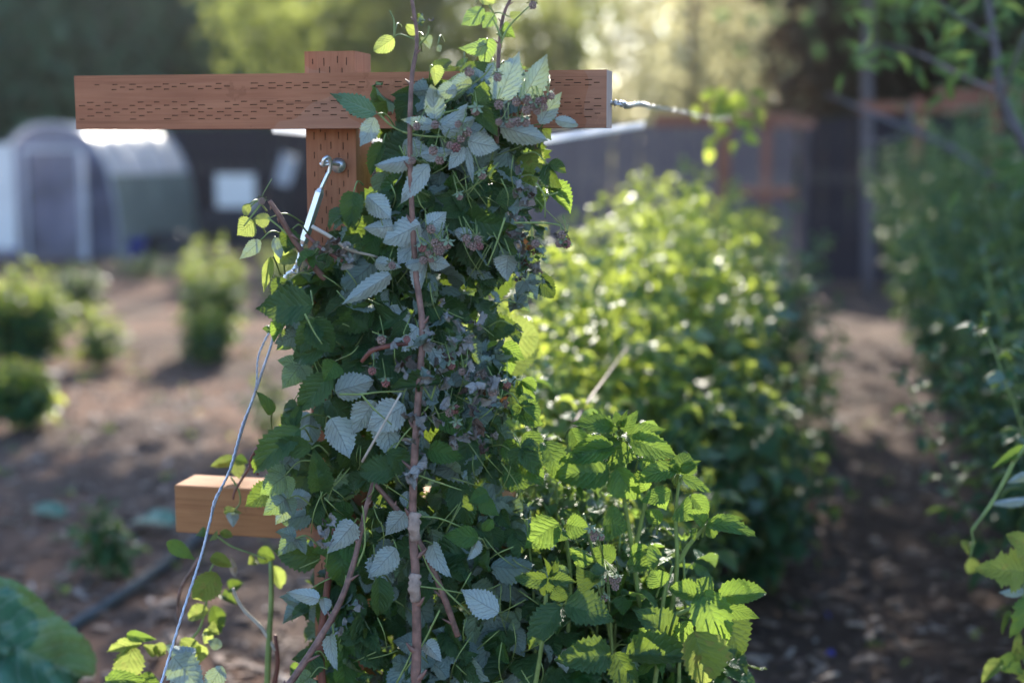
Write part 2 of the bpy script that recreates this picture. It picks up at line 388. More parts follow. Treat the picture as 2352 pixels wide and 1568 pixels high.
VARS = {('h', i): a for i, a in enumerate(HI)}; VARS.update({('l', i): a for i, a in enumerate(LO)})
_mc = {}
def leafmesh(var, mat):
    if (var, mat) not in _mc:
        V, Fq, U = VARS[var]; _mc[(var, mat)] = mesh_np('leaf', V, Fq, M[mat], U)
    return _mc[(var, mat)]

def frame(org, ydir, zhint, sx, sy, sz=None):
    y = ydir.normalized(); z = zhint - y*zhint.dot(y)
    if z.length < 1e-5: z = y.orthogonal()
    z.normalize(); x = y.cross(z)
    sz = sz if sz is not None else (sx+sy)/2
    m4 = Matrix(((x.x*sx, y.x*sy, z.x*sz, org.x), (x.y*sx, y.y*sy, z.y*sz, org.y), (x.z*sx, y.z*sy, z.z*sz, org.z), (0, 0, 0, 1)))
    return m4
def build_leaves(parent, items, n_single, name='leaf', stuff='foliage'):
    """items: (variant, material, matrix, priority) - the lowest priority become leaf parts, the rest one part of kind stuff"""
    items = sorted(items, key=lambda it: it[3])
    for var, mat, m4, _ in items[:n_single]:
        link(name, leafmesh(var, mat), parent, m4)
    rest = items[n_single:]
    if rest:
        mats = sorted({it[1] for it in rest}); org = WORLD[parent.name].translation
        arr = []
        for var, mat, m4, _ in rest:
            V, Fq, U = VARS[var]; A = np.array(m4)
            arr.append((V @ A[:3, :3].T + A[:3, 3] - np.array(org), Fq, U, mats.index(mat)))
        V, Fq, U, I = join_arrays(arr)
        link(stuff, mesh_np(stuff, V, Fq, [M[k] for k in mats], U, I), parent, Matrix.Translation(org), 'stuff')
def build_stems(parent, stems, name, mat, single=0):
    """stems: (points, radii) joined as one part, or the first few as parts of their own"""
    for pts, rad in stems[:single]: tube(name, pts, rad, mat, parent, 6, 4)
    rest = stems[single:]
    if rest:
        org = WORLD[parent.name].translation; arr = []
        for pts, rad in rest:
            V, Fq = tube_arrays(smooth_path(pts, 3), rad, 4); arr.append((V-np.array(org), Fq))
        V, Fq, _, _ = join_arrays(arr)
        link(name + '_tangle' if single else name, mesh_np(name, V, Fq, mat), parent, Matrix.Translation(org), 'stuff')

CAMV = Vector((0, 0, EYE))
def hero(bx, by, tx, ty, w, side='T', Y=2.19, mat=None, var=None, tilt=0.45, px_scale=None):
    rr = rng
    B = P(bx, by, Y); ratio = math.hypot(tx-bx, ty-by)/max(w, 1)
    dy = (rr.random()-0.5)*0.03
    if ratio < 1.0: dy -= 0.02
    T = P(tx, ty, Y+dy)
    Ln = (T-B).length*1.14; wd = w/F*Y/0.80*(1.15 if px_scale is None else px_scale)
    zh = (CAMV-B).normalized() + Vector((rr.uniform(-tilt, tilt), 0, rr.uniform(-tilt*0.4, tilt)))
    if side == 'U': zh = -zh
    if mat is None: mat = 'pale' if side == 'U' else 'old'
    if var is None: var = rr.choice([0, 1, 2, 3, 4, 5, 6, 7, 8])
    return (('h', var), mat, frame(B, T-B, zh, wd, Ln), -1.0)

SHADE_MAT = [None]
def compound(org, out, L, r_, items, stems, mat, hi='h', droop=0.35, pet=0.06, nl=3, under=0.0, prio=0.0):
    """a compound leaf: stalk along out, then nl leaflets that face the sky"""
    if SHADE_MAT[0]: mat = SHADE_MAT[0](org, mat)
    out = out.normalized(); hor = Vector((out.x, out.y, 0))
    hor = hor.normalized() if hor.length > 1e-4 else Vector((1, 0, 0))
    d1 = (out+Vector((0, 0, 0.35))).normalized(); p1 = org+d1*pet*0.55
    d2 = (out-Vector((0, 0, droop*0.6))).normalized(); p2 = p1+d2*pet*0.6
    stems.append(([org, p1, p2], [0.0016, 0.0012, 0.0009]))
    up = Vector((0, 0, 1)); sidev = hor.cross(up)
    nv = NF if hi == 'h' else len(LO)
    def add(o, d, s, tw):
        zh = up+Vector((r_.uniform(-.35, .35), r_.uniform(-.35, .35), 0))+d*0.35
        if r_.random() < under: zh = -zh
        items.append(((hi, r_.randrange(nv)), mat, frame(o, d, zh, s*r_.uniform(.85, 1.1), s), prio+o.y))
    dd = (hor*1.0-up*(droop+r_.uniform(-.2, .35))).normalized()
    add(p2+d2*0.01, dd, L, 0)
    for sg in (-1, 1):
        d = (hor*0.45+sidev*sg*0.9-up*(droop*0.8+r_.uniform(-.2, .4))).normalized()
        add(p2-d2*0.004, d, L*0.78, sg)
    if nl == 5:
        for sg in (-1, 1):
            d = (hor*0.05+sidev*sg*0.9-up*(droop*0.9+r_.uniform(-.2, .4))).normalized()
            add(p1+(p2-p1)*0.35, d, L*0.62, sg)
def shoot(base, top, n, L, r_, items, stems, canes, mat, hi='h', bow=0.06, t0=0.25, pet=0.07, droop=0.35, rad=(0.0045, 0.002), under=0.0, az0=None, apex=True, nl=None):
    base, top = Vector(base), Vector(top)
    mid = base.lerp(top, 0.5)+Vector((r_.uniform(-bow, bow), r_.uniform(-bow, bow), 0))
    path = smooth_path([base, mid, top], 8); canes.append(([base, mid, top], [rad[0], (rad[0]+rad[1])/2, rad[1]]))
    az = r_.random()*6.28 if az0 is None else az0
    for i in range(n):
        t = t0+(1-t0)*(i+0.5)/n; p = path[min(len(path)-1, int(t*(len(path)-1)))].lerp(path[min(len(path)-1, int(t*(len(path)-1))+1)], (t*(len(path)-1)) % 1)
        az += 2.4+r_.uniform(-.3, .3)
        s = L*(1.0-0.45*max(0, t-0.55)/0.45)*r_.uniform(.8, 1.15)
        out = Vector((math.cos(az), math.sin(az), 0.25+0.5*t))
        compound(p, out, s, r_, items, stems, mat, hi, droop*(1.15-t*0.6), pet*(1.2-t*0.7), nl or (5 if r_.random() < .3 else 3), under)
    if apex:
        for k in range(5):
            a = k*1.3; d = Vector((math.cos(a)*.45, math.sin(a)*.45, 1)).normalized()
            items.append(((hi, 4 if hi == 'h' else k), mat, frame(path[-1], d, Vector((-d.x, -d.y, .4)), L*.2, L*.45), path[-1].y))

# ================================================================ SETTING
def ground_mesh():
    # fine near the camera, coarse to the horizon, with mounds of soil
    xs = np.concatenate([[-400, -150, -60, -30, -18, -12], np.arange(-9, 7.01, 0.10), [10, 16, 30, 60, 150, 400]])
    ys = np.concatenate([[-60, -20, -5, 0, 1], np.arange(2, 14, 0.10), np.arange(14, 26, 0.6), [28, 34, 45, 70, 150, 400, 900]])
    X, Y = np.meshgrid(xs, ys); Z = np.zeros_like(X)
    for i in range(X.shape[0]):
        for j in range(X.shape[1]):
            x, y = X[i, j], Y[i, j]
            if -9.5 < x < 7.5 and 1.5 < y < 20:
                Z[i, j] = 0.05*noise.noise(Vector((x*.8, y*.8, 0))) + 0.028*noise.noise(Vector((x*3.1, y*3.1, 4)))+0.012*noise.noise(Vector((x*8, y*8, 4)))
    ny, nx = X.shape
    idx = np.arange(nx*ny).reshape(ny, nx)
    Fq = np.stack([idx[:-1, :-1], idx[:-1, 1:], idx[1:, 1:], idx[1:, :-1]], -1).reshape(-1, 4)
    return np.stack([X, Y, Z], -1).reshape(-1, 3), Fq
V, Fq = ground_mesh()
link('ground', mesh_np('ground', V, Fq, M['soil']), None, None, 'structure')

# wood chips and litter
def chips(n, x0, x1, y0, y1, s0, s1, name, mat, seed):
    g = np.random.default_rng(seed)
    x = g.uniform(x0, x1, n); u = g.random(n); y = y0+(y1-y0)*u**1.5
    s = g.uniform(s0, s1, n); a = g.uniform(0, 6.28, n); w = s*g.uniform(.15, .5, n); tz = g.uniform(-.35, .35, n)
    z = np.array([0.05*noise.noise(Vector((p*.8, q*.8, 0)))+0.028*noise.noise(Vector((p*3.1, q*3.1, 4)))+0.012*noise.noise(Vector((p*8, q*8, 4))) for p, q in zip(x, y)])+0.006
    ca, sa = np.cos(a), np.sin(a); th = s*0.10
    V = np.zeros((n, 8, 3))
    for k, (lx, ly, lz) in enumerate([(-1, -1, 0), (1, -1, 0), (1, 1, 0), (-1, 1, 0), (-.9, -.8, 1), (.8, -.9, 1), (.9, .9, 1), (-.8, .8, 1)]):
        px = lx*s/2; py = ly*w/2
        V[:, k, 0] = x+ca*px-sa*py; V[:, k, 1] = y+sa*px+ca*py; V[:, k, 2] = z+lz*th+tz*px
    Fb = np.array([(4, 5, 6, 7), (0, 1, 5, 4), (1, 2, 6, 5), (2, 3, 7, 6), (3, 0, 4, 7)])
    Fq = (Fb[None]+(np.arange(n)*8)[:, None, None]).reshape(-1, 4)
    o = link(name, mesh_np(name, V.reshape(-1, 3), Fq, mat, smooth=False), None, None, 'stuff')
    return o
chips(16000, -4.5, 4.5, 3.2, 11, 0.02, 0.07, 'wood_chips', M['chip'], 3)

# ================================================================ TREES BEHIND
def crown_mesh(name, cx, cy, cz, rx, ry, rz, nclump, nleaf, size, mat, seed, cl=0.28, shell=0.45, gap=None):
    g = np.random.default_rng(seed)
    d = g.normal(size=(nclump, 3)); d /= np.linalg.norm(d, axis=1)[:, None]
    rad = shell+(1-shell)*g.random(nclump)**0.6
    cc = d*rad[:, None]*np.array([rx, ry, rz])
    k = g.integers(0, nclump, nleaf)
    p = cc[k]+g.normal(size=(nleaf, 3))*np.array([rx, ry, rz])*cl*g.uniform(.5, 1.1, nclump)[k][:, None]
    a = g.normal(size=(nleaf, 3)); a /= np.linalg.norm(a, axis=1)[:, None]
    b_ = np.cross(a, g.normal(size=(nleaf, 3))); b_ /= np.linalg.norm(b_, axis=1)[:, None]
    s = size*g.uniform(.6, 1.3, nleaf)[:, None]
    V = np.stack([p-a*s*.5, p-b_*s*.28, p+a*s*.5, p+b_*s*.28], 1)
    if gap is not None:
        keep = gap(p+np.array([cx, cy, cz])); V = V[keep]
    Fq = np.arange(len(V)*4).reshape(-1, 4)
    return mesh_np(name, V.reshape(-1, 3), Fq, mat, smooth=False), cc
def tree(name, label, x, y, h, tr, cz, rx, ry, rz, nclump, nleaf, size, mat, seed, bark='bark', ox=0, oy=0, cl=0.28, shell=0.45, group=None, lean=(0, 0)):
    t = thing(name, label, 'tree', (x, y, 0), group)
    r_ = random.Random(seed)
    pts = [Vector((x, y, -0.1)), Vector((x+lean[0]*.3+r_.uniform(-.1, .1), y, h*.35)), Vector((x+lean[0]*.7, y+lean[1]*.6, h*.7)), Vector((x+lean[0], y+lean[1], h*.96))]
    tube('trunk', pts, [tr*1.3, tr, tr*.6, tr*.15], M[bark], t, 9, 6, 0.12)
    me, cc = crown_mesh('crown', x+ox, y+oy, cz, rx, ry, rz, nclump, nleaf, size, M[mat], seed, cl, shell)
    cpos = Vector((x+ox, y+oy, cz))
    link('crown', me, t, Matrix.Translation(cpos))
    for k in range(min(7, nclump)):
        e = cpos+Vector(cc[k])
        s = pts[1].lerp(pts[3], r_.uniform(.1, .8)) if cz > h*.3 else pts[1]
        tube('limb', [s, s.lerp(e, .5)+Vector((0, 0, .12*rz)), e], [tr*.38, tr*.2, tr*.06], M[bark], t, 6, 4, 0.1)
    return t
tree('evergreen_tree', 'dark dense evergreen farthest left, above the hoop greenhouse', -13.5, 34, 8, .3, 3.4, 3.8, 2.2, 2.9, 60, 22000, .40, 't_dark', 21, cl=.24, shell=.1)
tree('evergreen_tree', 'dark evergreen behind the left end of the crossbeam', -8.4, 33.5, 8, .3, 3.4, 3.8, 2.2, 2.9, 60, 22000, .40, 't_dark', 22, cl=.24, shell=.1)
tree('evergreen_tree', 'blue green bushy evergreen between the dark trees and the sunlit ones', -5.4, 35, 8, .28, 3.6, 2.8, 2.2, 3.0, 50, 18000, .38, 't_dark', 23, cl=.26, shell=.1)
tree('broadleaf_tree', 'yellow green sunlit tree behind the top of the post', -3.1, 27, 8, .16, 4.7, 2.2, 1.7, 2.6, 42, 6500, .20, 't_mid', 24, cl=.2)
tree('broadleaf_tree', 'bright yellow green tree behind the tall cane tips', -0.5, 26, 8, .12, 4.5, 2.3, 1.7, 2.7, 46, 10500, .20, 't_mid', 25, cl=.2)
tree('broadleaf_tree', 'pale glowing tree with sky showing through, behind the beam end', 3.7, 30, 9, .08, 5.2, 2.7, 1.8, 3.4, 44, 6500, .20, 't_pale', 26, cl=.2)
tree('broadleaf_tree', 'hazy olive tree low behind the fence, left of the reddish tree', 1.6, 37, 6.5, .2, 2.2, 4.4, 1.8, 2.1, 44, 6500, .26, 't_pale', 27, cl=.25)
tree('reddish_tree', 'leaning tree with reddish trunk and rusty foliage behind the fence', 6.6, 24, 9, .24, 5.2, 2.4, 2.0, 4.2, 46, 17000, .30, 't_rust', 28, 'bark_rust', cl=.22, shell=.2, lean=(1.8, 0))
tree('evergreen_tree', 'very dark evergreen right of the reddish tree', 9.3, 23, 11, .3, 4.4, 2.9, 2.0, 5.0, 60, 22000, .36, 't_rust', 29, cl=.26, shell=.1)
tree('evergreen_tree', 'black green evergreen farthest right, above the right plant row', 13.0, 24, 11, .3, 4.4, 3.2, 2.0, 5.2, 60, 20000, .36, 't_dark', 30, cl=.26, shell=.1)
tree('broadleaf_tree', 'pale backlit tree between the yellow green trees and the glowing one', 1.5, 33, 8, .16, 4.6, 2.6, 1.8, 2.9, 44, 6000, .20, 't_pale', 36, cl=.2)
tree('far_tree', 'far dark tree in the gap left of the reddish tree', 7.6, 40, 11, .3, 4.0, 4.0, 2.0, 5.0, 60, 14000, .42, 't_dark', 33, cl=.25, shell=.15)
tree('far_tree', 'far dark tree behind the left evergreens', -13.5, 42, 13, .3, 5.0, 5.5, 2.0, 6.5, 60, 16000, .5, 't_dark', 35, cl=.25, shell=.1)
# crowns above view, shaped to shade beds and path; the left tree is added
tree('grey_trunk_tree', 'tree with slim grey trunk standing beyond the dark path', 3.75, 14.9, 9, .05, 6.1, 3.3, 3.0, 2.9, 90, 30000, .18, 't_dark', 31, 'bark_grey', ox=0.55, cl=.2, shell=.1)
tree('shade_tree', 'unseen wide tree added to shade the left beds', -6.9, 15.5, 8.2, .12, 6.1, 4.0, 2.4, 1.8, 46, 17000, .17, 't_mid', 32, 'bark_grey', ox=3.6, cl=.15, shell=.2)

# ================================================================ FENCES
def fence(label, p0, p1, h, bw, mat, seed, npost=5):
    p0, p1 = Vector(p0), Vector(p1); d = p1-p0; L = d.length; a = math.atan2(d.y, d.x)
    t = thing('board_fence', label, 'fence', p0, rotz=a); W = WORLD[t.name]; r_ = random.Random(seed)
    meshes = []
    for k in range(4):
        V, Fq = box_arrays(-bw*.47, bw*.47, -.009, .009, 0, h+(k-1.5)*.012); meshes.append(mesh_np('board', V, Fq, mat, smooth=False))
    n = int(L/bw)
    for i in range(n):
        link('board', meshes[r_.randrange(4)], t, W @ Matrix.Translation(((i+.5)*bw, r_.uniform(-.004, .004), 0.03)) @ Matrix.Rotation(r_.uniform(-.006, .006), 4, 'Y'))
    for z in (.35, h*.85): box('rail', (0, L, .02, .06, z, z+.09), mat, t, W)
    for k in range(npost+1): box('post', (L*k/npost-.045, L*k/npost+.045, .065, .155, 0, h+.03), mat, t, W)
    return t
fence('weathered grey lilac board fence behind the sunlit raspberry row', (-0.4, 17, 0), (3.3, 16.2, 0), 1.78, .16, M['fence'], 4)
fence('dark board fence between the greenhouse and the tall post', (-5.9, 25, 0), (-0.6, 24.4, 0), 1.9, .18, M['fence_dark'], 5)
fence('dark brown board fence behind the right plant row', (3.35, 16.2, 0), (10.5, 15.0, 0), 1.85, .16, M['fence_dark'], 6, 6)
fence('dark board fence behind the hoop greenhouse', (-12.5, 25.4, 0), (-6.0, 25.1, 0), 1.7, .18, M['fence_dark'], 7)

# ================================================================ HOOP GREENHOUSE
gc = P(128, 574, 20.0); gc.z = 0
gh = thing('hoop_greenhouse', 'rounded hoop greenhouse under cloudy white plastic film', 'greenhouse', gc, rotz=-R(9)); GW = WORLD[gh.name]
gr, ghh, gl = 0.94, 1.86, 2.9
def arch(y, r=gr, hh=ghh, n=22):
    return [Vector((r*math.copysign(abs(math.cos(a))**0.75, math.cos(a)), y, hh*math.sin(a)**0.8)) for a in np.linspace(math.pi*.999, 0.001, n)]
V = []; ny = 9
for j in range(ny):
    V += [(p.x, p.y, p.z) for p in arch(gl*j/(ny-1), gr+(.012 if j % 2 else 0), ghh+(-.02 if j % 2 else 0))]
idx = np.arange(ny*22).reshape(ny, 22)
Fq = np.stack([idx[:-1, :-1], idx[:-1, 1:], idx[1:, 1:], idx[1:, :-1]], -1).reshape(-1, 4)
link('film_cover', mesh_np('film_cover', np.array(V), Fq, M['film']), gh, GW)
V_ = np.array(V); low = [k for k in range(22) if arch(0)[k].x > 0 and arch(0)[k].z < 1.02]
for lo_ in (low[0]-1,):
    VV = []
    for j in range(ny):
        for p in arch(gl*j/(ny-1), gr+.03, ghh)[lo_:]: VV.append((p.x, p.y, p.z))
    k_ = 22-lo_; ix = np.arange(ny*k_).reshape(ny, k_)
    link('lower_band', mesh_np('lower_band', np.array(VV), np.stack([ix[:-1, :-1], ix[:-1, 1:], ix[1:, 1:], ix[1:, :-1]], -1).reshape(-1, 4), M['low_band']), gh, GW)  # added band paints the darker, reflecting lower half of the cover
def back_panel(y):
    a = arch(y, gr-.01, ghh-.01); V = [(p.x, p.y, p.z) for p in a]+[(p.x, p.y, 0) for p in a]
    return np.array(V), np.array([(i, i+1, 22+i+1, 22+i) for i in range(21)])
V, Fq = back_panel(gl-.01); link('back_panel', mesh_np('back_panel', V, Fq, M['shade']), gh, GW)  # dark panel so the greenhouse interior reads as shaded
V, Fq = back_panel(.05); link('front_panel', mesh_np('front_panel', V, Fq, M['film_dark']), gh, GW)  # dim interior behind the front end, painted as a dark sheet
for j in range(0, ny, 2):
    o = tube('hoop', [GW @ (p*1.0) for p in arch(gl*j/(ny-1), gr+.015, ghh+.015)], .016 if j else .026, M['grey'], gh, 6, 1, sm=False)
for x in (-.42, .42): box('door_post', (x-.03, x+.03, -.03, .03, 0, 1.5), M['grey'], gh, GW)
box('door_lintel', (-.45, .45, -.032, .032, 1.5, 1.56), M['grey'], gh, GW)
dr = box('door', (0, .78, -.015, .015, .05, 1.48), M['film'], gh, GW @ Matrix.Translation((.45, -.03, 0)) @ Matrix.Rotation(R(-62), 4, 'Z'))
box('door_rail', (0.01, .77, -.035, .035, .8, .86), M['white_paint'], gh, GW @ Matrix.Translation((.45, -.03, 0)) @ Matrix.Rotation(R(-62), 4, 'Z'))
for s in (-1, 1): box('base_board', (s*gr-.03, s*gr+.03, -.02, gl, 0, .16), M['grey'], gh, GW)
# white panel standing left of the greenhouse, white sheet, bright bits
def leaning_panel(name, label, cat, px, py0, py1, wpx, Y, mat, roty=0.0, lean=0.0, frame_=None):
    c0 = P(px, py1, Y); hgt = P(px, py0, Y).z-c0.z; w = wpx/F*Y
    W = Matrix.Translation(c0) @ Matrix.Rotation(roty, 4, 'Y') @ Matrix.Rotation(lean, 4, 'X')
    t = thing(name, label, cat, c0)
    box('panel', (-w/2, w/2, -.02, .02, 0, hgt), mat, t, W, bev=.006)
    box('edge_strip', (-w/2-.01, w/2+.01, -.03, .03, hgt, hgt+.03), frame_ or mat, t, W)
    if c0.z > .25:
        for s in (-1, 1): box('leg', (s*w*.38-.02, s*w*.38+.02, -.02, .02, -c0.z, 0), M['dark'], t, Matrix.Translation(c0))
    return t
leaning_panel('door_screen', 'white upright panel beside the left edge of the greenhouse', 'panel', 10, 335, 572, 62, 19.4, M['white_paint'])
leaning_panel('white_box_lid', 'pale blue white board on legs in front of the dark fence', 'board', 542, 405, 476, 88, 20.5, M['white_paint'])
leaning_panel('grey_sheet', 'tilted grey sheet leaning near the tall post', 'sheet', 648, 358, 425, 36, 21, M['grey'], R(16))
# dark stacked tarp mounds
def mound(name, label, cat, px, base, w, h, mat, seed):
    c0 = G(px, base); g = random.Random(seed); V = []; n1, n2 = 12, 6
    for j in range(n2+1):
        ph = math.pi/2*j/n2
        for i in range(n1):
            a = 2*math.pi*i/n1; q = 1+.25*noise.noise(Vector((math.cos(a)*2, math.sin(a)*2+seed, j*.5)))
            V.append((w/2*math.cos(a)*math.cos(ph)**.5*q if j < n2 else 0, w/3*math.sin(a)*math.cos(ph)**.5*q if j < n2 else 0, h*math.sin(ph)*q))
    Fq = [(j*n1+i, j*n1+(i+1) % n1, (j+1)*n1+(i+1) % n1, (j+1)*n1+i) for j in range(n2) for i in range(n1)]
    return tag(link(name, mesh_np(name, np.array(V), np.array(Fq), mat), None, Matrix.Translation((c0.x, c0.y, -.02))), label, cat)
mound('tarp_heap', 'black tarp heap in front of the dark fence', 'tarp', 560, 560, 1.5, .62, M['dark'], 3)
mound('tarp_heap', 'low black heap beside the right foot of the greenhouse', 'tarp', 390, 585, .9, .35, M['dark'], 4)
def bucket(px, base, r, h, label):
    c0 = G(px, base); t = thing('blue_bucket', label, 'bucket', (c0.x, c0.y, 0))
    pr = [(r*.78, 0), (r, h), (r*1.06, h), (r*1.06, h*.93), (r*1.0, h*.92)]
    V = []; n = 16
    for rr, z in [(0.001, .005)]+pr+[(r*.92, h*.98), (r*.72, .02), (0.001, .02)]:
        V += [(rr*math.cos(2*math.pi*i/n), rr*math.sin(2*math.pi*i/n), z) for i in range(n)]
    k = len(V)//n
    Fq = [(j*n+i, j*n+(i+1) % n, (j+1)*n+(i+1) % n, (j+1)*n+i) for j in range(k-1) for i in range(n)]
    link('tub', mesh_np('tub', np.array(V), np.array(Fq), M['blue']), t, WORLD[t.name])
    tube('handle', [Vector((c0.x-r, c0.y, h*.95)), Vector((c0.x-r*.7, c0.y-r*.5, h*.7)), Vector((c0.x, c0.y-r*.9, h*.55)), Vector((c0.x+r*.7, c0.y-r*.5, h*.7)), Vector((c0.x+r, c0.y, h*.95))], .004, M['zinc'], t)
bucket(312, 592, .16, .26, 'blue bucket at the right foot of the greenhouse')
bucket(45, 592, .13, .2, 'small blue bucket below the white panel')

# ================================================================ T TRELLISES
TH = R(12)
def incised(L, Hh, D, rows, mat_i, seed, axis='X', period=.0315, dash=.0118):
    """a timber with rows of short cut slits in its front face (y=-D/2); long axis X, height Z"""
    r_ = random.Random(seed); V = []; Fq = []; mi = []
    y0 = -D/2; dep = .004
    def quad(a, b_, c_, d, m_=0):
        i = len(V); V.extend([a, b_, c_, d]); Fq.append((i, i+1, i+2, i+3)); mi.append(m_)
    zs = -Hh/2; th = .0014
    for k, zr in enumerate(sorted(rows)):
        z0, z1 = zr-th/2, zr+th/2
        quad((-L/2, y0, zs), (L/2, y0, zs), (L/2, y0, z0), (-L/2, y0, z0))
        x = -L/2+.006+(period/2 if k % 2 else 0)+r_.uniform(0, .003); xp = -L/2
        while x+dash < L/2-.004:
            xa = x+r_.uniform(-.0015, .0015); xb = xa+dash*r_.uniform(.75, 1.12)
            if r_.random() > .13:
                quad((xp, y0, z0), (xa, y0, z0), (xa, y0, z1), (xp, y0, z1)); xp = xb
                yb = y0+dep; w_ = r_.uniform(-.0003, .0004)
                quad((xa, yb, z0), (xb, yb, z0), (xb, yb, z1), (xa, yb, z1), 1)
                quad((xa, y0, z0), (xb, y0, z0), (xb, yb, z0), (xa, yb, z0), 1); quad((xa, yb, z1), (xb, yb, z1), (xb, y0, z1), (xa, y0, z1), 1)
                quad((xa, y0, z0), (xa, yb, z0), (xa, yb, z1), (xa, y0, z1), 1); quad((xb, yb, z0), (xb, y0, z0), (xb, y0, z1), (xb, yb, z1), 1)
            x += period
        quad((xp, y0, z0), (L/2, y0, z0), (L/2, y0, z1), (xp, y0, z1)); zs = z1
    quad((-L/2, y0, zs), (L/2, y0, zs), (L/2, y0, Hh/2), (-L/2, y0, Hh/2))
    a, b_, c0, c1 = -L/2, L/2, -Hh/2, Hh/2; e = D/2
    quad((b_, e, c0), (a, e, c0), (a, e, c1), (b_, e, c1))
    quad((a, y0, c1), (b_, y0, c1), (b_, e, c1), (a, e, c1)); quad((a, e, c0), (b_, e, c0), (b_, y0, c0), (a, y0, c0))
    quad((a, e, c0), (a, y0, c0), (a, y0, c1), (a, e, c1), 2); quad((b_, y0, c0), (b_, e, c0), (b_, e, c1), (b_, y0, c1), 2)
    if axis == 'Z': V = [(-v[2], v[1], v[0]) for v in V]
    return mesh_np('timber', np.array(V), np.array(Fq), [mat_i, M['hole'], M['wood_end']], midx=mi, smooth=False)
pc = P(779, 300, 2.49); px0, py0 = pc.x, 2.49
tt = thing('t_trellis', 'reddish incised timber T post and crossbeam with the guy wire, in front', 'trellis', (px0, py0, 0), rotz=-TH)
TW = WORLD[tt.name]
ztop = P(779, 118, 2.45).z; beam_z = P(800, 232, 2.40).z
rowsx = [.030, .0255, .0215, .0, -.0055, -.0115, -.017, -.023, -.0285]
rowsz = [-.03, -.022, -.014, .0, .010, .018, .030]
pm = incised(ztop, .089, .089, rowsz, M['woodz'], 8, 'Z')
link('post', pm, tt, TW @ Matrix.Translation((0, 0, ztop/2)))
bm_ = incised(.925, .091, .062, rowsx, M['wood'], 9)
link('crossbeam', bm_, tt, TW @ Matrix.Translation((0.018, -.0445-.021, beam_z)))
zl = P(500, 1162, 2.56).z
V, Fq = box_arrays(-.31, .31, -.0445, .0445, -.0445, .0445)
o = link('lower_crossbeam', mesh_np('lower_crossbeam', V, Fq, [M['wood_low']], smooth=False), tt, TW @ Matrix.Translation((-.012, .028, zl)))
md = o.modifiers.new('edge', 'BEVEL'); md.width = .003; md.segments = 2
# knot, bolt on the beam
kn = P(776, 233, 2.372)
V, Fq = tube_arrays([Vector((0, .002, 0)), Vector((0, -.0012, 0)), Vector((0, -.0015, 0))], [.009, .008, .002], 10, .3, 4)
link('knot', mesh_np('knot', V, Fq, M['hole']), tt, TW @ Matrix.Translation((TW.inverted() @ kn).x * Vector((1, 0, 0)) + Vector((0, -.0445-.021-.031, beam_z+.003))))
# eye bolt in the post, washer
def PT(px, py, dy=0.0, Y=2.41): return P(px, py, Y+dy)
eb = thing('turnbuckle', 'bright zinc turnbuckle hanging slanted from an eye screw in the post', 'turnbuckle', PT(755, 370))
tube('eye_screw', [PT(790, 380, .035), PT(772, 378, .01), PT(758, 377, 0), PT(744, 379, .0), PT(738, 376, .008), PT(746, 371, .012), PT(765, 372, .01)], .0030, M['zinc'], eb, 8, 5)
tube('washer', [PT(776, 380, .019), PT(778, 380, .024)], .013, M['zinc'], eb, 14, 2, sm=False)
tube('hook', [PT(742, 382, -.006), PT(745, 366, -.009), PT(754, 361, -.006), PT(759, 372, -.002), PT(757, 392, 0), PT(752, 402, 0), PT(736, 437, 0)], [.0032, .0034, .0034, .0034, .0034, .0034, .0034], M['zinc'], eb, 8, 5)
# the body: an open hexagonal frame
b0, b1 = PT(737, 434), PT(696, 560)
V, Fq = tube_arrays([b0, b0.lerp(b1, .05), b0.lerp(b1, .06), b0.lerp(b1, .94), b0.lerp(b1, .95), b1], [.0055, .0070, .0082, .0082, .0068, .0052], 6)
link('body', mesh_np('body', V-np.array(b0), Fq, M['zinc'], smooth=False), eb, Matrix.Translation(b0))
tube('threaded_rod', [b1, PT(690, 578), PT(680, 612)], [.0030, .0028, .0028], M['zinc'], eb, 8, 3)
tube('end_eye', [PT(680, 610), PT(672, 622), PT(661, 628), PT(654, 638), PT(657, 652), PT(668, 657), PT(680, 650), PT(685, 638), PT(684, 620), PT(690, 600), PT(698, 584)], .0030, M['zinc'], eb, 8, 4)
tube('wire_wrap', [P(678, 612, 2.40)+Vector((.006*math.cos(a), .006*math.sin(a), -.0022*a)) for a in np.linspace(0, 16, 30)], .0012, M['cable'], eb, 5, 1, sm=False)

# guy wire down to its anchor
gw = thing('guy_wire', 'twisted galvanised guy wire running from the turnbuckle down to the ground', 'wire', (P(300, 1568, 2.1).x, 2.05, 0))
main = [(668, 656, 2.41), (652, 700, 2.405), (637, 735, 2.40), (622, 795, 2.395), (603, 850, 2.39), (590, 890, 2.385), (566, 957, 2.37), (548, 1013, 2.355), (530, 1075, 2.34), (497, 1146, 2.32), (481, 1202, 2.30), (461, 1279, 2.28), (418, 1411, 2.24), (370, 1568, 2.20)]
mp_ = smooth_path([P(*q) for q in main], 10)
endp = mp_[-1]+(mp_[-1]-mp_[-8]).normalized()*1.0
t_ = mp_[-1].z/(mp_[-1].z-endp.z); anchor = mp_[-1].lerp(endp, t_)
mp_ += [mp_[-1].lerp(anchor, k/30) for k in range(1, 31)]
def helix(path, r, turns, ph):
    out = []; n = len(path)
    for i, p in enumerate(path):
        t = (path[min(i+1, n-1)]-path[max(0, i-1)]).normalized(); a = t.orthogonal().normalized(); b_ = t.cross(a); th = turns*2*math.pi*i/n+ph
        out.append(p+(a*math.cos(th)+b_*math.sin(th))*r)
    return out
for k in range(3): tube('strand', helix(mp_, .0013, 34, k*2.09), .00125, M['cable'], gw, 5, 1, sm=False)
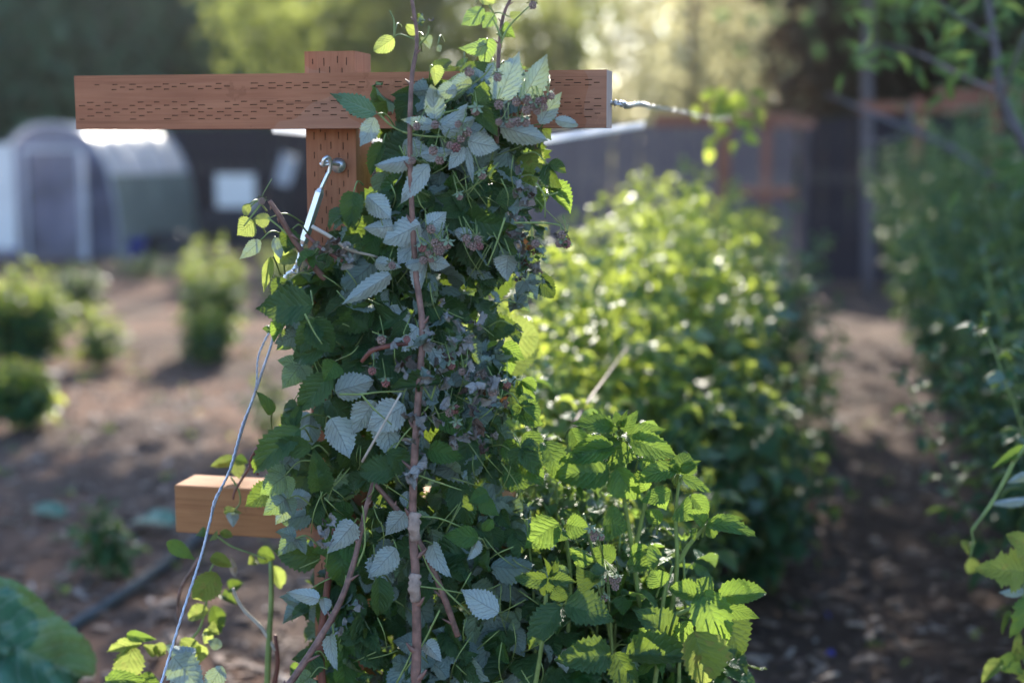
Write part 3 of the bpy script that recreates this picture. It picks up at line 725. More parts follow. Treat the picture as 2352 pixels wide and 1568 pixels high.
tail = [(668, 656, 2.41), (650, 700, 2.40), (632, 738, 2.39), (607, 785, 2.385), (592, 825, 2.38), (589, 880, 2.375), (580, 918, 2.372), (558, 972, 2.36), (543, 1024, 2.345), (523, 1090, 2.33), (492, 1150, 2.312), (483, 1199, 2.30)]
tp_ = smooth_path([P(*q) for q in tail], 8)
for k in range(2): tube('tail_strand', helix(tp_, .0011, 20, k*3.14), .0011, M['cable'], gw, 5, 1, sm=False)
tube('anchor_stake', [anchor+Vector((0, 0, .06)), anchor+Vector((.01, 0, -.1))], .008, M['zinc'], gw, 8, 2, sm=False)

# the other T posts of the rows
def far_t(x, y, h, L, label, low=True):
    t = thing('t_trellis', label, 'trellis', (x, y, 0), rotz=-TH); W = WORLD[t.name]
    box('post', (-.0445, .0445, -.0445, .0445, 0, h+.05), M['wood_far'], t, W, bev=.003)
    box('crossbeam', (-L/2, L/2, -.09, -.047, h-.089, h), M['wood_far'], t, W, bev=.003)
    if low: box('lower_crossbeam', (-.3, .3, -.092, -.047, h-.78, h-.69), M['wood_far'], t, W, bev=.003)
    return t
q = P(1665, 262, 9.7); far_t(q.x, 9.7, q.z, .95, 'T post standing at the far end of the sunlit raspberry row')
q = P(1420, 262, 14.5); far_t(q.x+1.5, 14.5, q.z-.05, .95, 'small T post just in front of the grey fence')
q = P(2290, 206, 8.3); far_t(q.x, 8.3, q.z, .70, 'T post with sunlit crossbeam in the right plant row', False)
q = P(2110, 236, 12.4); far_t(q.x, 12.4, q.z, 1.0, 'reddish T post beyond the path, before the dark fence', False)

# trellis wires
bend = TW @ Vector((.48, -.05, beam_z-.02)); bl = TW @ Vector((-.45, -.02, beam_z-.05))
wt = thing('trellis_wire', 'curly wire catching sun at the right end of the crossbeam', 'wire', bend)
pts = [TW @ Vector((.475, -.05, beam_z-.005)), P(1428, 238, 2.36), P(1440, 244, 2.5), P(1470, 240, 2.7), P(1500, 247, 2.95), P(1560, 256, 3.5), P(1650, 272, 4.6), P(1700, 268, 9.6)]
sp_ = smooth_path(pts, 12)
for k in range(2): tube('strand', helix(sp_, .0045, 30, k*3.14), .0016, M['zinc'], wt, 5, 1, sm=False)
ws = thing('trellis_strap', 'pale sunlit strap running under the right end of the crossbeam', 'strap', P(1245, 325, 2.6))
def ribbon(pts, w, th=.001):
    path = smooth_path(pts, 8); V = []; n = len(path)
    for i, p in enumerate(path):
        for a, b_ in ((-1, -1), (1, -1), (1, 1), (-1, 1)): V.append((p.x, p.y+b_*th, p.z+a*w/2)) 
    Fq = [(i*4+k, i*4+(k+1) % 4, (i+1)*4+(k+1) % 4, (i+1)*4+k) for i in range(n-1) for k in range(4)]
    return np.array(V), np.array(Fq)
stp = [P(625, 296, 3.2), P(715, 304, 3.05), P(900, 318, 2.85), P(1100, 330, 2.75), P(1245, 323, 2.85), P(1340, 309, 3.2), P(1480, 287, 4.2)]
path = smooth_path(stp, 8); V = []
for i, p in enumerate(path):      # a flat strap set almost upright, translucent so the sun behind brightens it
    t = (path[min(i+1, len(path)-1)]-path[max(i-1, 0)]).normalized(); side_ = t.cross(Vector((0, 0, 1))).normalized()
    side_ = (side_*.25+Vector((0, 0, 1))).normalized(); nn = t.cross(side_)
    for a, b_ in ((-1, -1), (1, -1), (1, 1), (-1, 1)): V.append((p+side_*a*.0105+nn*b_*.0004)[:])
Fq = [(i*4+k, i*4+(k+1) % 4, (i+1)*4+(k+1) % 4, (i+1)*4+k) for i in range(len(path)-1) for k in range(4)]
link('webbing', mesh_np('webbing', np.array(V), np.array(Fq), M['strap']), ws)

# ================================================================ BACKGROUND PLANTS
def bush(name, label, cat, base, h, spread, nshoot, nleaf, L, mat, seed, n_single=60, group=None, under=.12, lean=None, pet=.07, minz=.15, topvar=.2):
    r_ = random.Random(seed); t = thing(name, label, cat, (base[0], base[1], 0), group)
    items, st, ca = [], [], []
    for k in range(nshoot):
        a = r_.random()*6.28; q = r_.random()**.6
        b_ = Vector((base[0]+math.cos(a)*spread[0]*.3*q, base[1]+math.sin(a)*spread[1]*.3*q, 0))
        tp = Vector((base[0]+math.cos(a)*spread[0]*q, base[1]+math.sin(a)*spread[1]*q, h*(1-.32*q*q)*r_.uniform(1-topvar, 1.03)))
        shoot(b_, tp, nleaf, L, r_, items, st, ca, mat, 'l', .06, minz, pet, .4, (.005, .002), under)
    build_leaves(t, items, n_single); build_stems(t, st, 'petiole', M['green_stem'])
    build_stems(t, ca, 'cane', M['green_stem'], min(6, len(ca)))
    return t
# central sunlit raspberry row
axis = lambda Y: px0+(Y-2.45)*.217
row = [(3.55, .62, .95, 'sunlit raspberry bush just behind the tied canes'), (4.05, .8, 1.25, 'second raspberry bush of the sunlit row, behind the tied canes'),
       (4.6, .95, 1.36, 'tall bright raspberry bush in the middle of the sunlit row'), (5.2, .85, 1.42, 'tallest lime topped raspberry bush in the sunlit row'),
       (5.9, .85, 1.36, 'raspberry bush with bright yellow green top, behind the tallest'), (6.8, .85, 1.36, 'shadier raspberry bush toward the far end of the row'),
       (7.8, .85, 1.4, 'blue green raspberry bush before the far T post'), (8.9, .85, 1.4, 'last raspberry bush under the far T post')]
for k, (Y, w, h, lab) in enumerate(row):
    SHADE_MAT[0] = lambda o, m_, h=h, Y=Y: 'bgd' if (o.z < h*.52 or o.x-axis(Y) > .60) and rng.random() < .8 else m_  # shade painted in: low and right-hand leaves mostly take the darker leaf
    x = axis(Y)+.08+(.07 if k < 5 else 0)
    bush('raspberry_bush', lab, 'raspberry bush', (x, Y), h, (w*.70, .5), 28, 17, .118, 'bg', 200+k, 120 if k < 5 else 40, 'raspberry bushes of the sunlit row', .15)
SHADE_MAT[0] = None
bush('raspberry_bush', 'low shaded raspberry bush at the right foot of the sunlit row', 'raspberry bush', (.82, 4.7), .78, (.42, .55), 12, 10, .10, 'bgd', 230, 80, 'raspberry bushes of the sunlit row', .2)
bush('raspberry_bush', 'dark leafy raspberry bush beside the path edge', 'raspberry bush', (1.02, 5.9), 1.1, (.36, .5), 13, 12, .095, 'bgd', 231, 80, 'raspberry bushes of the sunlit row', .2)
bush('raspberry_bush', 'far shaded bush where the path meets the sunlit row', 'raspberry bush', (1.45, 7.6), 1.2, (.34, .5), 12, 12, .09, 'bgd', 232, 60, 'raspberry bushes of the sunlit row', .2)
# right row
axr = lambda Y: 2.86+(Y-8.3)*.21
rr = [(3.2, 1.2, 'closest shaded bush at the right edge, mostly out of view'), (3.9, 1.15, 'nearest shaded bush at the right edge'), (4.7, 1.35, 'second shaded bush along the right side of the path'), (5.5, 1.5, 'third shaded bush along the right side of the path'),
      (6.4, 1.6, 'tall shaded bush under the sunlit crossbeam'), (7.4, 1.62, 'tall bush just in front of the right T post'), (8.6, 1.6, 'bush just behind the right T post'), (10.0, 1.5, 'far bush before the reddish T post'), (11.4, 1.4, 'farthest bush of the right row')]
for k, (Y, h, lab) in enumerate(rr):
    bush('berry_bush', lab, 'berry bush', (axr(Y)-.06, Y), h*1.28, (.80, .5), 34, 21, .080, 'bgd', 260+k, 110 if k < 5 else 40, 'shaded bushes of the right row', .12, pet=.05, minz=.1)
# left beds
def gb(px, base, top, wpx, label, mat, seed, L=.07, ns=10, nl=9, **kw):
    g = G(px, base); h = P(px, top, g.y).z*1.04; w = wpx/F*g.y/2*1.2; L *= 1.25; ns = int(ns*1.35)
    SHADE_MAT[0] = lambda o, m_, h=h: 'bgd' if o.z < h*.55 and rng.random() < .8 else m_  # lower leaves mostly get the darker leaf, standing in for shade
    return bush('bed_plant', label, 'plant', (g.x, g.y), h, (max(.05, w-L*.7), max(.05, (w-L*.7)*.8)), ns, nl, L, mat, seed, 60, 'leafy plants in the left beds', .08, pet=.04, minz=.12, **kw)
gb(492, 815, 535, 165, 'tallest bed plant, sunlit on top, left of the turnbuckle', 'bg', 301, .075, 14, 13)
gb(462, 838, 700, 150, 'low bright plant in front of the tallest bed plant', 'bg', 302, .07, 10, 7)
gb(215, 845, 705, 140, 'small sunlit plant between the two left groups', 'bg', 303, .065, 9, 7)
gb(60, 845, 605, 230, 'broad green plant at the left edge below the greenhouse', 'bg', 304, .085, 18, 11)
gb(-60, 800, 610, 200, 'broad plant cut by the left edge, below the white panel', 'bg', 305, .085, 12, 11)
gb(62, 985, 830, 185, 'bright low plant at the left edge with a pale leaf', 'bg', 306, .085, 12, 7)
gb(190, 730, 600, 130, 'far dim plant in the shaded left bed', 'bgd', 307, .075, 9, 8)
gb(245, 1325, 1165, 125, 'dark seedling standing alone on bare soil', 'bgd', 308, .055, 6, 5)
gb(620, 1010, 850, 90, 'small plant half hidden by the left side of the tied canes', 'bg', 309, .05, 6, 5)
gb(640, 700, 560, 150, 'sunlit plant behind the turnbuckle', 'bg', 310, .07, 9, 8)
gb(330, 640, 575, 260, 'thin row of low greens before the greenhouse', 'bgd', 311, .07, 12, 5)
SHADE_MAT[0] = None
# blue green fallen leaves
def flat_leaf(px, py, L, az, label, mat='cabbage', z=.03):
    g = G(px, py); o = link('fallen_leaf', leafmesh(('h', V_RND), mat), None, frame(Vector((g.x, g.y, z)), Vector((math.cos(az), math.sin(az), .1)), Vector((0, -.2, 1)), L*.7, L))
    tag(o, label, 'leaf', 'large pale leaves on the bare soil')
flat_leaf(310, 1215, .22, -.5, 'blue grey leaf lying on soil beside the lower crossbeam end')
flat_leaf(150, 1200, .16, 2.9, 'blue grey leaf lying left of the dark seedling')
flat_leaf(120, 900, .22, -1.0, 'pale leaf lying beside the bright plant at the left edge', 'dry', .12)
# scattered weeds and straw
r_ = random.Random(31); arr = []; ms = ['bg', 'bgd', 'dry', 'dry']
for k in range(260):
    x = r_.uniform(-4.2, -.1) if k % 4 else r_.uniform(.9, 2.2); y = 3.4+7.5*r_.random()**.9
    for j in range(r_.randint(3, 8)):
        d = Vector((r_.uniform(-1, 1), r_.uniform(-1, 1), r_.uniform(.0, .9))); V_, F_, U_ = LO[r_.randrange(6)]; mi = r_.randrange(4); L = r_.uniform(.02, .055)
        A = np.array(frame(Vector((x+r_.gauss(0, .03), y+r_.gauss(0, .03), .02)), d, Vector((0, -.1, 1)), L*(.6 if mi < 2 else .25), L*(1 if mi < 2 else 1.8)))
        arr.append((V_ @ A[:3, :3].T+A[:3, 3], F_, U_, mi))
V, Fq, U, I = join_arrays(arr); link('weeds', mesh_np('weeds', V, Fq, [M[q] for q in ms], U, I), None, None, 'stuff')
# large squash leaves bottom left
sq = thing('squash_plant', 'squash plant with huge blue green leaves in the bottom left corner', 'squash plant', (-1.3, 3.2, 0))
its = []
for bx, by, tx, ty, w in ((-45, 1440, 160, 1545, 170), (40, 1480, -40, 1660, 150), (-90, 1420, -160, 1600, 170), (60, 1450, -30, 1375, 110)):
    it = hero(bx, by, tx, ty, w, 'T', 3.05, 'cabbage', V_BIG, .2); its.append(it)
build_leaves(sq, its, 9)
for it in its:
    p = it[2].translation; tube('leaf_stalk', [Vector((-1.3, 3.2, -.02)), Vector((-1.25, 3.18, p.z*.6)), p], [.012, .008, .006], M['green_stem'], sq, 7, 5)
# drip hose
hz = [G(20, 1620), G(150, 1475), G(230, 1420), G(320, 1358), G(415, 1287), G(470, 1240), G(560, 1190), G(700, 1130)]
o = tube('drip_hose', [Vector((p.x, p.y, .03)) for p in hz], .019, M['hose'], None, 10, 6); tag(o, 'black irrigation hose lying diagonally on the bare soil', 'hose')
# blue specks on the path
for k, (px, py, lab) in enumerate([(1898, 1438, 'upper small blue plastic scrap on the dark path'), (1908, 1526, 'lower small blue plastic scrap on the dark path')]):
    g = G(px, py); V = []; n = 7
    V = [(.010*math.cos(2*math.pi*i/n)*(1+.3*(i % 2)), .009*math.sin(2*math.pi*i/n), z+.004*(i % 3)) for z in (0, .008) for i in range(n)]
    Fq = [(i, (i+1) % n, n+(i+1) % n, n+i) for i in range(n)]+[(n, n+1, n+2, n+3), (n, n+3, n+4, n+5)]
    tag(link('plastic_scrap', mesh_np('scrap', np.array(V), np.array(Fq), M['blue']), None, Matrix.Translation((g.x, g.y, .03))), lab, 'plastic scrap', 'blue scraps on the path')

# young fruit tree at the right edge
ft = thing('fruit_tree', 'young fruit tree with bowed grey trunk at the right edge', 'fruit tree', (P(2420, 700, 4.6).x, 4.6, 0))
fy = 4.6
tube('trunk', [Vector((P(2440, 900, fy).x, fy, 0)), P(2430, 700, fy), P(2395, 420, fy), P(2345, 320, fy), P(2300, 220, fy), P(2285, 100, fy), P(2262, -40, fy), P(2250, -160, fy)], [.03, .024, .020, .018, .015, .012, .009, .005], M['bark_grey'], ft, 9, 6, .06)
for br in ([(2300, 215, fy), (2200, 170, 4.9), (2100, 120, 5.3), (1980, 95, 5.8)], [(2345, 320, fy), (2300, 250, 4.4), (2340, 120, 4.2), (2380, 20, 4.2)], [(2285, 100, fy), (2200, 40, 4.4), (2130, -20, 4.3)]):
    tube('branch', [P(*q) for q in br], [.008, .005, .002], M['bark_grey'], ft, 6, 5, .06)
its, st = [], []
r_ = random.Random(77)
for cxp, cyp, n, sp in ((2285, 100, 12, 60), (2200, 170, 8, 50), (2080, 110, 10, 60), (1990, 100, 10, 50), (2340, 180, 12, 60), (2360, 30, 14, 60), (2160, 10, 10, 60), (2330, 420, 12, 60)):
    for k in range(n):
        p = P(cxp+r_.gauss(0, sp), cyp+r_.gauss(0, sp*.6), fy+r_.gauss(.1, .2)); d = Vector((r_.uniform(-1, 1), r_.uniform(-.6, .6), r_.uniform(-.9, .5)))
        its.append((('l', r_.randrange(6)), 'bgd', frame(p, d, Vector((r_.uniform(-1, 1), -1, .6)), .03, .085), p.y))
build_leaves(ft, its, 60)
# dry leafless branch sticking over the path
db = thing('bare_branch', 'bare grey forked branch crossing in front of the dark trees', 'branch', P(2105, 300, 7.0))
tube('stem', [P(1900, 218, 7.4), P(1980, 250, 7.2), P(2060, 285, 7), P(2105, 305, 7), P(2200, 350, 6.9), P(2300, 430, 6.8)], [.005, .010, .014, .016, .018, .02], M['bark_grey'], db, 8, 5, .1)
tube('twig', [P(2100, 303, 7), P(2088, 270, 7), P(2092, 238, 7)], [.014, .011, .008], M['bark_grey'], db, 7, 4)
tube('twig', [P(2100, 305, 7), P(2050, 322, 7.1), P(1975, 325, 7.1)], [.012, .009, .006], M['bark_grey'], db, 7, 4)
# wisp of leaves hanging at the wire
wv = thing('hanging_vine', 'yellow green vine sprig dangling on the wire behind the beam end', 'vine', P(1660, 280, 5.0))
tube('stem', [P(1700, 190, 5), P(1690, 240, 5), P(1670, 290, 5), P(1655, 330, 5)], .002, M['green_stem'], wv, 5, 4)
its = []; r_ = random.Random(5)
for k in range(30):
    t = r_.random(); p = P(1700-45*t+r_.gauss(0, 22), 185+150*t+r_.gauss(0, 10), 5+r_.gauss(0, .08)); d = Vector((r_.uniform(-1, 1), r_.uniform(-.6, .6), -.6))
    its.append((('l', r_.randrange(6)), 'bg', frame(p, d, Vector((r_.uniform(-1, 1), -1, .6)), .05, .06), p.y))
build_leaves(wv, its, 30)
# dry straw on the row
tube_ = tag(tube('dead_cane', [P(1318, 975, 2.9), P(1345, 930, 3.0), P(1385, 875, 3.2), P(1440, 800, 3.5)], [.004, .003, .002], M['cane'], None, 6, 5), 'thin dead cane sticking up behind the young raspberry shoot', 'cane')

# ================================================================ FOREGROUND: THE TIED RASPBERRY CANES
rb = thing('tied_raspberry', 'big bundle of raspberry canes tied against the T post, with silvery leaf undersides', 'raspberry bush', (P(960, 1568, 2.3).x, 2.35, 0))
items, stalks = [], []
c2 = lambda x, y: (658.6+.51*x, .51*y)
H = [
 (865,262,770,222,45,'T',2.19,'cabbage'),(860,270,832,330,44,'U'),(1199,230,1250,138,58,'U'),(1143,240,1189,133,66,'U'),(1074,324,1139,340,50,'U'),(1148,291,1245,320,54,'U'),
 (985,377,926,456,46,'U'),(944,365,870,377,38,'U'),(998,275,990,204,44,'U'),(1005,290,1066,240,36,'U'),(1000,290,931,275,28,'U'),(1015,306,1087,270,36,'U'),
 (1090,240,1138,306,42,'T'),(1102,248,1110,189,40,'T'),(1240,285,1283,219,42,'U'),(1275,275,1321,286,24,'U'),(1066,337,1036,385,32,'U'),(1072,337,1086,413,16,'U'),
 (965,357,1036,347,32,'U'),(965,515,890,553,60,'U'),(985,520,1020,489,46,'U'),(900,520,842,523,46,'U'),(975,602,965,673,40,'U'),(984,600,1029,607,36,'U'),
 (968,600,934,607,30,'U'),(898,630,799,690,42,'U'),(863,602,916,612,30,'U'),(1169,587,1163,640,52,'U'),(812,442,806,520,54,'T'),(842,450,893,495,50,'U'),
 (905,87,862,112,36,'U',2.25,'lime'),(995,152,998,193,34,'U',2.25,'lime'),(1112,20,1066,56,38,'U',2.32,'fresh'),(1133,30,1112,62,34,'U',2.32,'fresh'),(1118,102,1062,110,32,'U',2.32,'fresh'),(1112,12,1126,-24,36,'U',2.32,'lime'),
 (1150,70,1180,85,36,'T',2.3,'fresh'),(1172,40,1195,28,24,'U',2.3,'lime'),(960,75,935,60,22,'T',2.25,'lime'),(975,85,985,110,26,'U',2.25),(1005,105,1012,118,14,'U',2.25),
 (1120,90,1112,150,46,'U',2.34,'fresh'),(1150,150,1120,190,44,'U',2.3),(1050,205,1010,215,36,'U'),(1080,180,1030,205,36,'U'),(1180,185,1195,215,50,'T',2.3),(1210,215,1180,150,50,'U',2.3),
 (1196,270,1185,330,44,'T',2.26),(1060,290,1110,300,40,'U',2.28),(925,330,985,350,40,'U',2.26),(1120,215,1090,160,44,'U',2.3),(880,330,855,395,36,'T',2.28),(1215,350,1235,400,60,'T',2.36,'lime'),
 (1215,380,1225,425,50,'T',2.38,'lime'),(870,340,895,395,46,'U',2.38,'lime'),(885,395,870,450,50,'U',2.36,'fresh'),
 (1011,878,911,893,44,'T',2.17),(912,1078,835,1088,62,'T',2.17),(890,1035,948,1092,60,'T',2.16),(814,1200,760,1264,54,'U',2.16),(930,1176,892,1225,48,'U'),(911,1258,855,1320,54,'U',2.18),
 (993,1248,1033,1314,42,'U',2.19),(1146,1406,1068,1362,62,'U',2.15),(733,1375,666,1362,34,'U',2.14),(742,1372,745,1408,30,'U',2.16),(870,1324,868,1402,56,'T',2.18),(758,1457,774,1528,32,'U',2.18),
 (978,1478,1010,1515,40,'U',2.17),(1100,1235,1028,1228,48,'T',2.15,'fresh'),(1098,1145,1142,1178,38,'T',2.14,'fresh'),(1120,1130,1080,1150,38,'T',2.14,'fresh'),(1130,1190,1110,1215,26,'T',2.14,'fresh'),(1095,1240,1075,1280,28,'U',2.15),
 (719,700,602,704,84,'T',2.18),(715,735,760,800,70,'T',2.2),(690,985,598,1078,70,'T',2.16),(715,1030,640,1012,48,'T',2.15),(735,1125,722,1040,60,'T',2.18),(748,795,683,825,62,'T',2.2),(762,862,700,935,64,'T',2.2),
 (735,740,690,800,56,'T',2.2),(770,830,745,870,50,'T',2.19,'fresh'),(680,1000,650,960,46,'T',2.2),(672,978,690,930,26,'T',2.2),(625,950,590,905,28,'T',2.25),
 (637,1120,571,1156,56,'T',2.36,'old'),(663,1151,709,1140,46,'U',2.3),(660,1160,636,1200,42,'U',2.3),(770,900,850,880,60,'U',2.22),(860,920,820,990,66,'U',2.2),(930,930,850,980,70,'U',2.2),
 (900,960,905,1040,72,'U',2.22),(760,960,800,1040,70,'U',2.22),(960,750,910,800,60,'U',2.24),(900,700,925,760,56,'U',2.25),(1010,950,1060,1000,50,'T',2.2,'fresh'),(985,1030,1055,1050,48,'T',2.2,'fresh'),
 (620,500,585,500,34,'U',2.26,'lime'),(584,508,548,535,46,'U',2.26,'lime'),(598,552,556,592,30,'U',2.26),(622,590,608,662,24,'T',2.26,'lime'),(574,468,567,492,20,'U',2.26,'lime'),(672,525,655,575,44,'T',2.28),
 (640,605,660,575,40,'U',2.3,'lime'),(650,580,675,600,40,'U',2.3,'lime'),(632,545,645,590,26,'U',2.27),(1130,545,1115,500,44,'U',2.24),(1085,545,1050,530,30,'U',2.24),(1190,1050,1240,1105,58,'T',2.22,'fresh'),
]
for h_ in H: items.append(hero(*h_))
for h_ in H:
    if rng.random() < .9:
        Y = (h_[6] if len(h_) > 6 else 2.22)
        b0 = P(h_[0], h_[1], Y); dx = rng.uniform(-40, 40); e = P(h_[0]+dx+(960-h_[0])*.12, h_[1]+rng.uniform(-30, 50), Y+.07)
        stalks.append(([b0, b0.lerp(e, .5)+Vector((0, -.01, .012)), e], [.0011, .0013, .0016]))
# silhouette of the bundle: y -> left, right
SY = [150, 200, 250, 300, 350, 400, 450, 500, 550, 600, 650, 700, 750, 800, 850, 900, 950, 1000, 1050, 1100, 1150, 1200, 1300, 1400, 1500, 1600]
SLx = [1040, 985, 880, 890, 880, 880, 850, 820, 760, 720, 700, 690, 705, 700, 705, 735, 715, 690, 700, 690, 690, 700, 715, 725, 730, 735]
SRx = [1230, 1260, 1270, 1235, 1225, 1215, 1225, 1215, 1215, 1215, 1200, 1150, 1140, 1140, 1165, 1175, 1180, 1185, 1180, 1195, 1200, 1215, 1250, 1280, 1300, 1310]
def fill(n, y0, y1, depth, prio=0.0, lens=(38, 98), matw=None, under=.46):
    for _ in range(n):
        y = rng.uniform(y0, y1); l = np.interp(y, SY, SLx); r = np.interp(y, SY, SRx)
        u = rng.uniform(-1, 1); x = (l+r)/2+u*(r-l)/2*.93
        q = rng.random()**1.6; Y = 2.24+.10*u*u+q*depth+(.05 if y < 480 else 0)
        Lp = rng.uniform(*lens); B = P(x+rng.gauss(0, 12), y-Lp*.35, Y)
        a = rng.gauss(0, .95); d = Vector((math.sin(a), rng.gauss(0, .55), -math.cos(a)))
        nh = Vector((rng.gauss(u*.5, .75), -1, rng.gauss(.15, .7)))
        ru = rng.random()
        un = under-(.28 if u < -.35 else 0)
        if ru < un: nh = -nh
        k = rng.random()
        mat = 'old' if k < .78 else ('pale' if k < .87 else 'fresh')
        if x > 1110 and y < 700 and k > .72: mat = 'brown' if k > .9 else 'dry'
        L = Lp/F*Y*1.2; var = rng.randrange(NF) if rng.random() > .14 else V_CR+rng.randrange(6)
        if mat in ('dry', 'brown'): var = V_CR+rng.randrange(6); L *= .7
        items.append((('h', var), mat, frame(B, d, nh, L*rng.uniform(.75, 1.05), L), Y+prio))
        if rng.random() < .45 and var < NF:
            for sg in (-1, 1):
                d2 = Matrix.Rotation(sg*rng.uniform(.9, 1.3), 3, nh.normalized()) @ d
                items.append((('h', rng.randrange(NF)), mat, frame(B-d*.004, d2, nh+Vector((rng.gauss(0, .3), 0, rng.gauss(0, .3))), L*.65, L*.75), Y+prio+.01))
fill(900, 300, 1640, .34)
fill(260, 480, 1640, .1)
fill(110, 190, 340, .12, lens=(45, 75), under=.8)
# sprigs that stick out at the sides
for _ in range(34):
    y = rng.uniform(330, 1560); sg = rng.choice((-1, -1, 1)); Y = rng.uniform(2.2, 2.36)
    xe = np.interp(y, SY, SLx if sg < 0 else SRx); b0 = P(xe-sg*20, y-10, Y); e = P(xe+sg*rng.uniform(5, 45), y+rng.uniform(-30, 30), Y-.01)
    stalks.append(([b0, b0.lerp(e, .5)+Vector((0, 0, .01)), e], [.0016, .0013, .001])); L = rng.uniform(45, 80)/F*Y
    d = Vector((sg*rng.uniform(.3, 1), rng.gauss(0, .3), -rng.uniform(.2, 1.1))).normalized(); nh = Vector((rng.gauss(0, .4), -.6, .8)) if rng.random() < .7 else Vector((0, 1, .1))
    mt = rng.choice(('old', 'old', 'fresh')); items.append((('h', rng.randrange(NF)), mt, frame(e, d, nh, L, L), 1.5))
    for q in (-1, 1): items.append((('h', rng.randrange(NF)), mt, frame(e, Matrix.Rotation(q*1.15, 3, nh.normalized()) @ d, nh, L*.7, L*.75), 1.5))
# withered clumps
def wither(cx, cy, sx, sy, n, Y, dry=.6, size=(22, 46)):
    for _ in range(int(n*.55)+2):
        Lp = rng.uniform(*size); Yy = Y+rng.gauss(0, .025); B = P(cx+rng.gauss(0, sx), cy+rng.gauss(0, sy), Yy); a = rng.gauss(0, .9)
        L = Lp/F*Yy
        items.append((('h', V_CR+rng.randrange(6)), 'dry' if rng.random() < dry*.8 else ('brown' if rng.random() < .3 else 'old'), frame(B, Vector((math.sin(a), rng.gauss(0, .4), -math.cos(a))), Vector((rng.gauss(0, 1), rng.choice((-1, 1)), rng.gauss(0, .7))), L*.9, L*1.15), Yy-.12))
wither(1200, 440, 14, 30, 26, 2.24, .3, (18, 38)); wither(1200, 560, 26, 42, 46, 2.22, .45); wither(1225, 610, 18, 28, 20, 2.22, .3, (18, 36))
wither(1296, 545, 9, 12, 9, 2.2, .2, (14, 26)); wither(790, 575, 26, 18, 22, 2.2, .8); wither(1000, 820, 55, 34, 50, 2.16, .7); wither(1065, 880, 45, 45, 46, 2.16, .65)
wither(1150, 900, 28, 30, 24, 2.18, .7); wither(960, 1000, 25, 40, 20, 2.15, .8); wither(1080, 1000, 30, 40, 24, 2.16, .75); wither(738, 1215, 7, 18, 6, 2.16, 1, (24, 40)); wither(805, 1390, 12, 25, 9, 2.17, .6); wither(968, 40, 12, 9, 8, 2.22, .1, (18, 30)); wither(1060, 720, 40, 40, 18, 2.2, .7)
build_leaves(rb, items, 300)

# canes
def cane(pts, rad, mat='cane', sides=9, thorns=26, n=8):
    P3 = [P(*q)+Vector((rng.gauss(0, .0022), 0, 0)) for q in pts]
    o = tube('cane', P3, rad, M[mat], rb, sides, n, .12)
    pa = smooth_path(P3, n)
    if mat == 'cane':      # buds and broken side stubs at the nodes
        for k in range(3, len(pa)-2, 6):
            t = (pa[k+1]-pa[k]).normalized(); sd = Vector((rng.choice((-1, 1)), rng.uniform(-1, .2), 0)).normalized(); r0 = float(np.interp(k/len(pa), np.linspace(0, 1, len(rad)), rad))
            tube('bud', [pa[k], pa[k]+sd*r0*1.2+t*r0*.6, pa[k]+sd*r0*(1.7+rng.random()*1.6)+t*r0*2.2], [r0*.9, r0*.6, r0*.15], M[mat], o, 5, 2)
    return o, pa
c1, path1 = cane([(966, 1660, 2.13), (958, 1568, 2.13), (962, 1480, 2.135), (953, 1330, 2.14), (950, 1200, 2.15), (957, 1060, 2.15), (961, 930, 2.16), (963, 760, 2.18), (955, 620, 2.2), (945, 440, 2.2), (944, 300, 2.2), (950, 180, 2.21), (953, 90, 2.22), (946, -20, 2.23), (942, -90, 2.24)],
     [.0088, .0082, .0075, .007, .0066, .0062, .0058, .0052, .0047, .0042, .004, .0036, .003, .0028, .002])
for y in (1345, 1205):
    tube('bark_peel', [P(955, y-28, 2.135), P(951, y, 2.13), P(955, y+32, 2.133)], [.0082, .0092, .0078], M['peel'], c1, 8, 5, .5)
cane([(1140, 330, 2.3), (1146, 190, 2.3), (1152, 90, 2.31), (1160, 30, 2.32), (1180, -20, 2.33)], [.0038, .0034, .003, .0026, .002])
cane([(640, 1600, 2.12), (690, 1530, 2.13), (770, 1400, 2.15), (815, 1290, 2.17), (842, 1170, 2.2), (860, 1080, 2.25)], [.0058, .0056, .005, .0045, .004, .0035])
cane([(1050, 1460, 2.2), (1025, 1380, 2.2), (985, 1280, 2.21), (930, 1190, 2.22), (860, 1110, 2.23)], [.005, .0055, .005, .0048, .004])
cane([(745, 1660, 2.3), (738, 1500, 2.3), (750, 1350, 2.3), (770, 1200, 2.3)], [.007, .007, .006, .005], 'cane_red')
cane([(617, 461, 2.26), (640, 495, 2.26), (672, 545, 2.27), (705, 590, 2.28), (740, 640, 2.3)], [.0034, .0042, .0046, .005, .005])
cane([(720, 520, 2.2), (760, 545, 2.19), (800, 572, 2.2), (860, 590, 2.24)], [.0032, .003, .0026, .002], 'straw')
cane([(700, 540, 2.24), (740, 570, 2.22), (790, 600, 2.22)], [.003, .003, .003], 'cane_red')
cane([(830, 830, 2.18), (860, 805, 2.17), (900, 793, 2.17), (935, 790, 2.19)], [.003, .004, .004, .003], 'cane_red')
cane([(590, 1090, 2.25), (578, 1060, 2.25), (600, 1020, 2.25), (640, 980, 2.28)], [.002, .0028, .003, .003], 'cane_red')
o = tube('dry_stalk', [P(921, 902, 2.1), P(880, 975, 2.1), P(832, 1060, 2.12)], [.0014, .0018, .002], M['straw'], rb, 6, 4)
